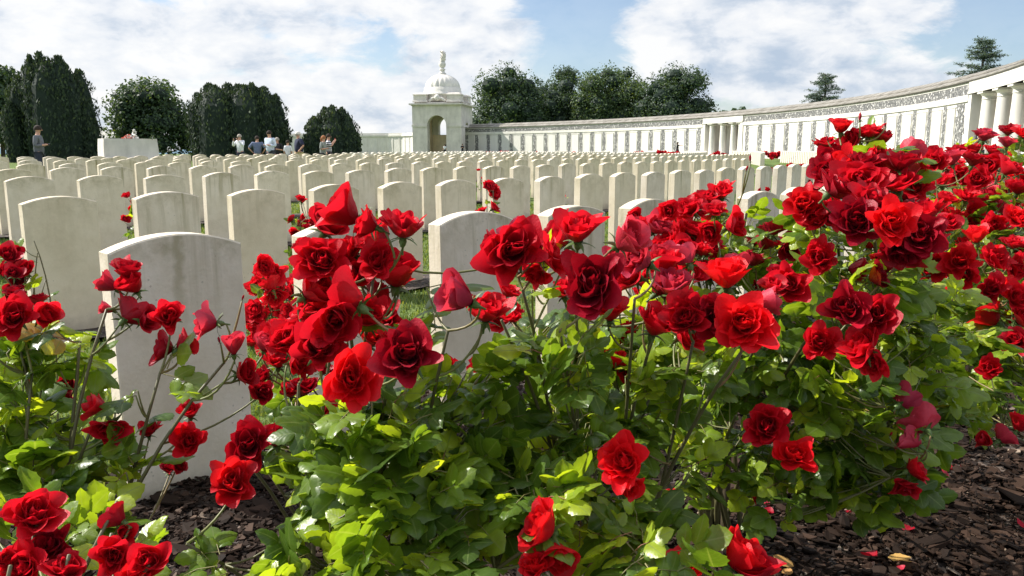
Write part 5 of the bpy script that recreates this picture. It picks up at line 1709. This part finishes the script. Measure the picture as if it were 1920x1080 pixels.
# buds
for k, lst in dict(E=[(1613, 222, 20, 1.62), (1552, 262, 12, 1.62), (1660, 236, 10, 1.62), (1735, 330, 12, 1.6), (1520, 300, 9, 1.65), (1655, 740, 11, 1.5), (1670, 815, 12, 1.5), (1788, 470, 12, 1.6)], A=[(905 - 450, 560, 12, 1.3), (412, 640, 14, 1.28)], D=[(1407, 300, 14, 1.75), (1400, 318, 12, 1.75)], B=[(1002, 430, 16, 1.3), (905, 590, 14, 1.1)], C=[(1215, 470, 16, 1.25), (1300, 520, 14, 1.2)]).items():
    for (x_, y_, s_, z_) in lst:
        p_ = PZ(x_, y_, z_)
        BU[k].bloom(p_, s_ * z_ / FPX / 2, np.array([0, 0, 1.0]) + rng.normal(0, .2, 3), 'bud')

# foliage blobs: pixel x, y, depth, radius px (x, y), sprigs
FB = {
 'A': [(30, 700, 1.35, 60, 60, 20), (40, 800, 1.35, 70, 50, 24), (140, 680, 1.4, 40, 40, 7), (100, 880, 1.3, 90, 40, 34), (40, 920, 1.3, 80, 40, 26), (190, 890, 1.3, 50, 30, 9), (120, 790, 1.4, 50, 30, 8), (165, 640, 1.35, 26, 18, 3), (270, 735, 1.32, 16, 16, 2), (310, 700, 1.32, 20, 20, 2), (375, 725, 1.3, 10, 12, 1), (255, 870, 1.3, 20, 10, 2), (300, 800, 1.32, 14, 12, 1), (90, 620, 1.3, 30, 16, 4), (20, 640, 1.35, 40, 30, 8), (150, 980, 1.2, 70, 30, 14)],
 'B': [(600, 880, 1.25, 60, 40, 26), (690, 800, 1.12, 100, 80, 48), (680, 930, 1.15, 70, 60, 34), (760, 900, 1.1, 120, 100, 70), (880, 980, 1.1, 120, 90, 60), (590, 1050, 1.05, 90, 20, 20), (760, 1040, 1.02, 140, 60, 50), (900, 730, 1.25, 90, 70, 34), (820, 620, 1.2, 40, 40, 5), (860, 840, 1.2, 110, 80, 46), (540, 770, 1.6, 30, 40, 8), (600, 740, 1.5, 60, 40, 16), (430, 1055, 1.05, 60, 12, 8), (520, 1000, 1.1, 40, 16, 6), (790, 540, 1.15, 20, 25, 2), (1000, 940, 1.1, 100, 80, 44)],
 'C': [(1050, 690, 1.15, 80, 70, 22), (1000, 650, 1.25, 60, 50, 14), (1150, 700, 1.4, 100, 80, 44), (1060, 820, 1.3, 120, 90, 60), (1180, 800, 1.45, 120, 90, 60), (1220, 640, 1.5, 80, 70, 36), (1000, 560, 1.25, 30, 50, 5), (1120, 940, 1.2, 110, 70, 40), (1200, 1020, 1.05, 90, 40, 14), (1330, 1060, 1.0, 60, 20, 4), (1300, 700, 1.35, 80, 60, 26), (1250, 880, 1.5, 90, 60, 26), (1170, 1060, 1.0, 120, 25, 10)],
 'D': [(1400, 690, 1.7, 120, 90, 70), (1300, 770, 1.75, 110, 90, 60), (1440, 600, 1.8, 100, 80, 56), (1370, 500, 1.85, 90, 70, 44), (1385, 420, 1.95, 40, 30, 12), (1450, 760, 1.7, 120, 80, 60), (1370, 860, 1.75, 110, 60, 40), (1300, 600, 1.7, 70, 60, 26), (1480, 900, 1.6, 70, 50, 18), (1320, 500, 1.9, 80, 60, 30), (1415, 335, 1.75, 16, 16, 1), (1480, 490, 1.9, 70, 60, 28), (1330, 940, 1.8, 80, 40, 8)],
 'E': [(1600, 540, 1.55, 100, 60, 44), (1560, 700, 1.6, 110, 90, 70), (1680, 640, 1.6, 100, 80, 60), (1620, 790, 1.6, 100, 70, 50), (1560, 840, 1.65, 90, 60, 36), (1720, 560, 1.75, 90, 60, 46), (1650, 880, 1.65, 60, 40, 14), (1700, 700, 1.7, 90, 60, 40), (1640, 320, 1.65, 80, 60, 12), (1560, 440, 1.6, 50, 50, 14), (1490, 440, 1.7, 30, 24, 4), (1550, 345, 1.6, 10, 10, 1), (1640, 480, 1.6, 90, 50, 20), (1790, 640, 1.9, 70, 60, 26), (1680, 830, 1.7, 80, 50, 40), (1600, 890, 1.7, 80, 40, 34), (1520, 910, 1.7, 70, 40, 24), (1740, 760, 1.8, 60, 50, 30), (1560, 935, 1.7, 70, 26, 20), (1660, 925, 1.66, 50, 22, 14), (1450, 955, 1.66, 50, 22, 9), (1700, 890, 1.7, 40, 30, 10), (1760, 700, 1.9, 60, 50, 26)],
 'F': [(1790, 470, 2.4, 100, 70, 70), (1880, 500, 2.4, 80, 80, 60), (1780, 560, 2.3, 90, 60, 60), (1860, 600, 2.4, 90, 60, 60), (1770, 380, 2.5, 70, 50, 24), (1870, 400, 2.5, 80, 50, 30), (1800, 650, 2.3, 100, 50, 40), (1900, 670, 2.5, 60, 50, 26)],
 'G': [(1860, 300, 3.3, 90, 40, 26), (1900, 400, 3.2, 80, 60, 50), (1780, 330, 3.3, 60, 40, 24), (1950, 480, 3.3, 80, 80, 40)],
 'H': [(1900, 760, 2.0, 50, 40, 16), (1850, 690, 2.2, 60, 40, 30), (1890, 740, 2.1, 50, 40, 20), (1790, 770, 2.0, 50, 30, 14), (1820, 740, 2.2, 50, 40, 16), (1910, 660, 2.1, 60, 50, 36), (1800, 640, 2.2, 70, 50, 30), (1890, 600, 2.1, 50, 50, 24), (1900, 540, 2.1, 40, 40, 16)],
 'I': [(90, 1040, 1.02, 80, 30, 9), (220, 1060, 1.0, 50, 20, 4), (20, 1000, 1.04, 40, 40, 6)]}
for k, lst in FB.items():
    for (x_, y_, z_, rx, ry, n_) in lst:
        c = PZ(x_, y_, z_)
        px_m = z_ / FPX
        small = .047 if z_ < 1.7 else .046 if z_ < 2.1 else .044
        BU[k].blob(c, (rx * px_m * .8, max(rx, 60) * px_m * 1.0, ry * px_m * .8), int(n_ * (1.15 if k in 'AI' else .95)), young=.27, size=small)
for k in BU: BU[k].finish()

# ------------------------------------------------------------ small bushes along the rows
def small_bush(label, px, py_top, Y, wpx, nbl, lo=True, forms=('sr', 'sd', 'hr'), size=.07, hpx=None, group='small red rose bushes planted between the headstones', leafn=40):
    b = atY(px, 400, Y)
    x, y = b[0], b[1]
    s = Bush(label, x, y, group=group, lo=lo)
    top = atY(px, py_top, Y)[2]
    w = wpx * Y / FPX / 2
    h = max(.15, top - s.z0)
    for k in range(6):
        s.cane(s.base + np.array([random.uniform(-w, w) * .7, random.uniform(-.1, .1), h * random.uniform(.6, .95)]), r=.004)
    s.blob(s.base + np.array([0, 0, h * .5]), (w, min(w, .22), h * .42), leafn, size=.045, young=.2, twig=.3)
    for k in range(nbl):
        a = random.uniform(-1, 1); f_ = 1 - random.random() ** 1.7 * .6
        p_ = s.base + np.array([a * w * .95, random.uniform(-.16, .1), h * f_ * (1 - .25 * abs(a))])
        s.bloom(p_, size * random.uniform(.4, .6), axis_for('x', p_), random.choice(forms) if Y < 14 else 'm' + random.choice('rrd'), calyx=Y < 6)
    s.finish()
small_bush('small rose bush with a round red cluster between the two nearest headstones', 512, 486, 3.3, 95, 30, False, ('sr', 'or', 'sr'), .08, leafn=30)
small_bush('spindly rose bush with dark red blooms at the left edge before a headstone', 33, 430, 2.9, 74, 22, False, ('hd', 'sd', 'hr'), .062, leafn=10)
small_bush('small rose bush with sparse red blooms behind the central bloom cluster', 572, 358, 5.0, 54, 18, False, ('sr', 'hr', 'sd'), .055, leafn=30)
small_bush('thin rose bush with bright red cluster left of a row-end headstone near centre', 921, 328, 5.6, 36, 11, False, ('sr', 'or'), .075, leafn=8)
small_bush('small rose bush in the gap between headstones at left', 254, 350, 6.0, 26, 6, False, ('sr', 'hr'), .07, leafn=20)
small_bush('low rose plant with few leaves in the sunny grass behind the blooms', 845, 440, 4.6, 60, 0, False, leafn=16)
small_bush('rose bush of stacked red heads beside the grassy cross path', 1523, 335, 12.5, 42, 26, True, size=.10, leafn=60)
ks = 0
for (px_, y_, Y_, w_) in [(1478, 308, 34, 60), (1520, 306, 36, 40), (1445, 318, 30, 20), (1320, 296, 50, 24)]:
    ks += 1
    small_bush('distant rose bush with red tops beyond the cross path, %s' % ['widest one', 'just right of the widest', 'smallest one nearest', 'farthest one at left'][ks - 1], px_, y_, Y_, w_, 26, True, size=.16, leafn=90, group='distant rose bushes near the memorial wall')
wallb = [(915, 289, 92), (945, 288, 92), (975, 289, 90), (1010, 289, 88), (1045, 289, 86), (1075, 290, 84), (1120, 290, 80), (1200, 288, 76), (1235, 287, 74), (1262, 290, 72), (1340, 290, 66), (1425, 289, 62), (1455, 290, 60), (1495, 291, 56)]
for i, (px_, y_, Y_) in enumerate(wallb):
    small_bush('low red rose bush at the foot of the memorial wall, %s from the left' % ORD[i + 1], px_, y_ - 3, Y_, 34, 34, True, size=.34, leafn=60, group='low red rose bushes along the foot of the memorial wall')
# bushes between stones of rows two to five
cand = [s for s in near if 1 <= s[1] <= 5 and 0 < s[6] < 1420]
random.shuffle(cand)
cnt = 0
for dz_, ri, th, X, Y, z, pxx in cand[:26]:
    th2 = th + .29 / ROWR[ri]
    x2, y2 = arc(th2, ROWR[ri] + .14)
    if y2 > 18: continue
    cnt += 1
    s = Bush('small red rose plant tucked between stones of the %s row, %s such plant' % (ORD[ri + 1], ORD[cnt]), x2, y2, group='small red rose bushes planted between the headstones', lo=True)
    h = random.uniform(.3, .55)
    for k in range(3): s.cane(s.base + np.array([random.uniform(-.06, .06), random.uniform(-.06, .06), h * random.uniform(.7, 1)]), r=.003)
    s.blob(s.base + np.array([0, 0, h * .45]), (.09, .09, h * .45), 12, size=.04, twig=.2)
    for k in range(random.randint(2, 5)):
        p_ = s.base + np.array([random.uniform(-.08, .08), random.uniform(-.08, .08), h * random.uniform(.55, 1.1)])
        s.bloom(p_, random.uniform(.028, .04), axis_for('x', p_), 'm' + random.choice('rrd'), calyx=False)
    s.finish()

# strap-leaved plant by the nearest headstone
b = atY(150, 900, 2.05)
sp_ = empty('strap_leaf_plant', (b[0], b[1], .02), label='clump of striped yellow-green strap leaves left of the nearest headstone', cat='plant')
for k in range(26):
    a = random.uniform(0, 6.28); ln = random.uniform(.22, .42); sprd = random.uniform(.02, .14); w_ = random.uniform(.006, .011)
    o_ = np.array([random.uniform(-.05, .05), random.uniform(-.04, .04), 0])
    pts = []
    for i in range(7):
        f_ = i / 6
        c_ = o_ + np.array([math.cos(a) * sprd * f_ ** 1.6, math.sin(a) * sprd * f_ ** 1.6, ln * f_ * (1 - .12 * f_)])
        ww = w_ * (1 - f_ ** 2.5) + .0008
        for s_ in (-1, 0, 1):
            pts.append(c_ + np.array([-math.sin(a + 1.2), math.cos(a + 1.2), 0]) * ww * s_ + np.array([0, 0, .002 * abs(s_)]))
    mb = MB(); mb.add(pts, grid_faces(3, 7), att=random.random())
    mb.build('leaf', M['strap'], sp_, smooth=True, attname='tint')

# ------------------------------------------------------------ grass blades, bark chips, fallen petals
def blades(n, rfun):
    P = []
    while len(P) < n:
        m_ = n * 2
        Y = 1.9 + rng.uniform(0, 1, m_) ** 1.6 * 13; px = rng.uniform(-30, 1500, m_)
        X = (px - 960) / FPX * Y
        rr = np.hypot(X - WC[0], Y - WC[1])
        ok = rr < 86.75
        for r_ in ROWR[1:6]: ok &= ~((rr > r_ - .17) & (rr < r_ + .33) & (rng.uniform(0, 1, m_) > .12))
        P += list(np.stack([X, Y], -1)[ok])
    P = np.array(P[:n])
    z = ground(P[:, 0], P[:, 1]) - .02
    a = rng.uniform(0, 6.28, n); h = rng.uniform(.012, .032, n) * (1 + .03 * P[:, 1]); w = .0022 * (1 + .28 * P[:, 1])
    l = rng.normal(0, .45, n); la = rng.uniform(0, 6.28, n)
    B = np.stack([P[:, 0], P[:, 1], z], -1)
    S = np.stack([np.cos(a), np.sin(a), 0 * a], -1) * w[:, None]
    Lx = np.stack([np.cos(la) * l * h, np.sin(la) * l * h, 0 * h], -1)
    v = np.stack([B - S, B + S, B + S * .6 + Lx * .4 + UP * (h * .6)[:, None], B - S * .6 + Lx * .4 + UP * (h * .6)[:, None], B + Lx + UP * h[:, None]], 1).reshape(-1, 3)
    i = np.arange(n)[:, None] * 5
    mb = MB(); mb.add(v, i + np.array([0, 1, 2, 3]), i + np.array([3, 2, 4]), att=np.repeat(rng.uniform(0, 1, n), 5))
    tag(mb.build('grass', M['blade'], attname='tint'), 'short sunlit green grass between the rows of headstones', 'grass', kind='stuff')
blades(90000, None)

def chips(n):
    Yc = 1.0 + rng.uniform(0, 1, n * 3) ** 1.3 * 6.5; px = rng.uniform(-60, 2000, n * 3)
    X = (px - 960) / FPX * Yc
    rr = np.hypot(X - WC[0], Yc - WC[1])
    ok = (rr > 86.72) & (rr < 92)
    X, Yc, rr = X[ok][:n], Yc[ok][:n], rr[ok][:n]
    n = len(X)
    z = bedz(X, Yc, rr) + rng.uniform(-.002, .012, n)
    ln = rng.lognormal(-4.85, .62, n); wd = ln * rng.uniform(.25, .8, n); th = np.minimum(ln * .25, .004) * rng.uniform(.5, 1.5, n)
    a = rng.uniform(0, 6.28, n)
    A = np.stack([np.cos(a), np.sin(a), rng.normal(0, .28, n)], -1); A /= np.linalg.norm(A, axis=1)[:, None]
    N = np.stack([rng.normal(0, .3, n), rng.normal(0, .3, n), np.ones(n)], -1); N -= A * (A * N).sum(1)[:, None]; N /= np.linalg.norm(N, axis=1)[:, None]
    Bv = np.cross(N, A)
    base = np.array([(-1, -.55), (-.35, -1), (.7, -.8), (1.05, .1), (.5, 1), (-.6, .8)])
    C = np.stack([X, Yc, z], -1)
    J = base[None] * rng.uniform(.65, 1.2, (n, 6, 1))
    bend = rng.normal(0, .18, (n, 1)) * (J[:, :, 0] ** 2)
    P = C[:, None] + A[:, None] * (J[:, :, :1] * ln[:, None, None]) + Bv[:, None] * (J[:, :, 1:] * wd[:, None, None]) + N[:, None] * (bend * ln[:, None])[:, :, None]
    top = P + N[:, None] * th[:, None, None]
    v = np.concatenate([P, top], 1).reshape(-1, 3)
    i = np.arange(n)[:, None] * 12
    q = np.concatenate([i + np.array([j, (j + 1) % 6, 6 + (j + 1) % 6, 6 + j]) for j in range(6)] + [i + np.array([6, 7, 8, 9]), i + np.array([6, 9, 10, 11])])
    mb = MB(); mb.add(v, q, att=np.repeat(np.clip(rng.beta(1.6, 2.6, n) + (rng.uniform(0, 1, n) > .965) * .4, 0, 1), 12))
    tag(mb.build('bark_mulch', M['chip'], attname='tint'), 'dark brown bark chips covering the rose bed', 'bark mulch', kind='stuff')
chips(100000)

petm = []
for sd, mt in ((1, 'dark'), (2, 'pink'), (3, 'dark')):
    rs = np.random.default_rng(sd)
    u = np.linspace(-1, 1, 6)[None, :]; v_ = np.linspace(0, 1, 6)[:, None]
    w = np.interp(v_, [0, .3, .7, 1], [.2, .8, 1, .55])
    X_ = u * w * .6; Y_ = v_ * (1 - .2 * u ** 2) - .5; Z_ = .3 * u ** 2 * w + .25 * (v_ - .5) ** 2 + .05 * np.sin(5 * u + sd) * v_
    mb = MB(); mb.add(np.stack([X_ + 0 * v_, Y_, Z_], -1).reshape(-1, 3), grid_faces(6, 6), att=.5)
    petm.append(mb.mesh('fallen_petal', M[mt], True, 'tint'))
FP = [(1655, 982, 34), (1700, 992, 30), (1630, 1043, 38), (1770, 885, 22), (1785, 878, 20), (1810, 880, 22), (1635, 925, 20), (1428, 945, 22), (1440, 960, 26), (1512, 955, 20), (1915, 985, 26), (1260, 932, 24), (1236, 935, 20), (1745, 640, 14),
      (1432, 942, 26), (1845, 755, 16), (1900, 700, 14), (1690, 1065, 16), (1570, 935, 16), (1590, 960, 14), (820, 976, 18), (1060, 990, 16), (1545, 1062, 14)]
PET = []
for (x_, y_, s_) in FP:
    d = ray(x_, y_); t_ = EYE / -d[2]
    P = CAM + d * t_
    zz = float(bedz(P[0], P[1], np.hypot(P[0] - WC[0], P[1] - WC[1]))) + .012
    P = CAM + d * ((EYE - zz) / -d[2])
    o = put('fallen_petal', random.choice(petm), None, P)
    k = s_ * t_ / FPX * .8
    o.scale = (k, k, k)
    o.rotation_euler = (random.gauss(0, .3), random.gauss(0, .3), random.uniform(0, 6.28))
    tag(o, 'fallen red petal on the dark mulch, %s largest-listed from the right' % ORD[1], 'petal', 'red petals fallen on the bark mulch')
    PET.append((x_, y_, s_, o))
PET.sort(key=lambda a: -a[0])
for i, (x_, y_, s_, o) in enumerate(PET):
    o['label'] = '%s red petal fallen on the dark bark mulch, %s counted from the right' % ('larger' if s_ > 25 else 'small', ORD[i + 1])
dl = leaf_mat('dead leaf', [(0, (0.35, 0.16, 0.05)), (1, (0.50, 0.30, 0.08))], rough=.7, trans=.2, veins=False)
for i, (x_, y_, s_) in enumerate([(1488, 1062, 30), (1468, 1068, 18), (1665, 1046, 30), (1690, 1050, 26), (1678, 1020, 14)]):
    d = ray(x_, y_); P = CAM + d * ((EYE - .05) / -d[2])
    V, F = LHI
    mb = MB(); vv = V.copy(); vv[:, 2] *= random.uniform(-2, 3); mb.add(vv, F, att=random.random())
    o = mb.build('dead_leaf', dl, smooth=True, attname='tint')
    o.location = P; k = s_ * 2.0 / FPX * 1.3; o.scale = (k, k, k); o.rotation_euler = (random.gauss(0, .3), random.gauss(0, .3), random.uniform(0, 6.28))
    tag(o, 'curled orange-brown dead leaf on the mulch at lower right, %s' % ['large one furthest left', 'small one beside it', 'large one in the right pair', 'furthest right of all', 'smallest one highest up'][i], 'leaf', 'dead leaves on the mulch')
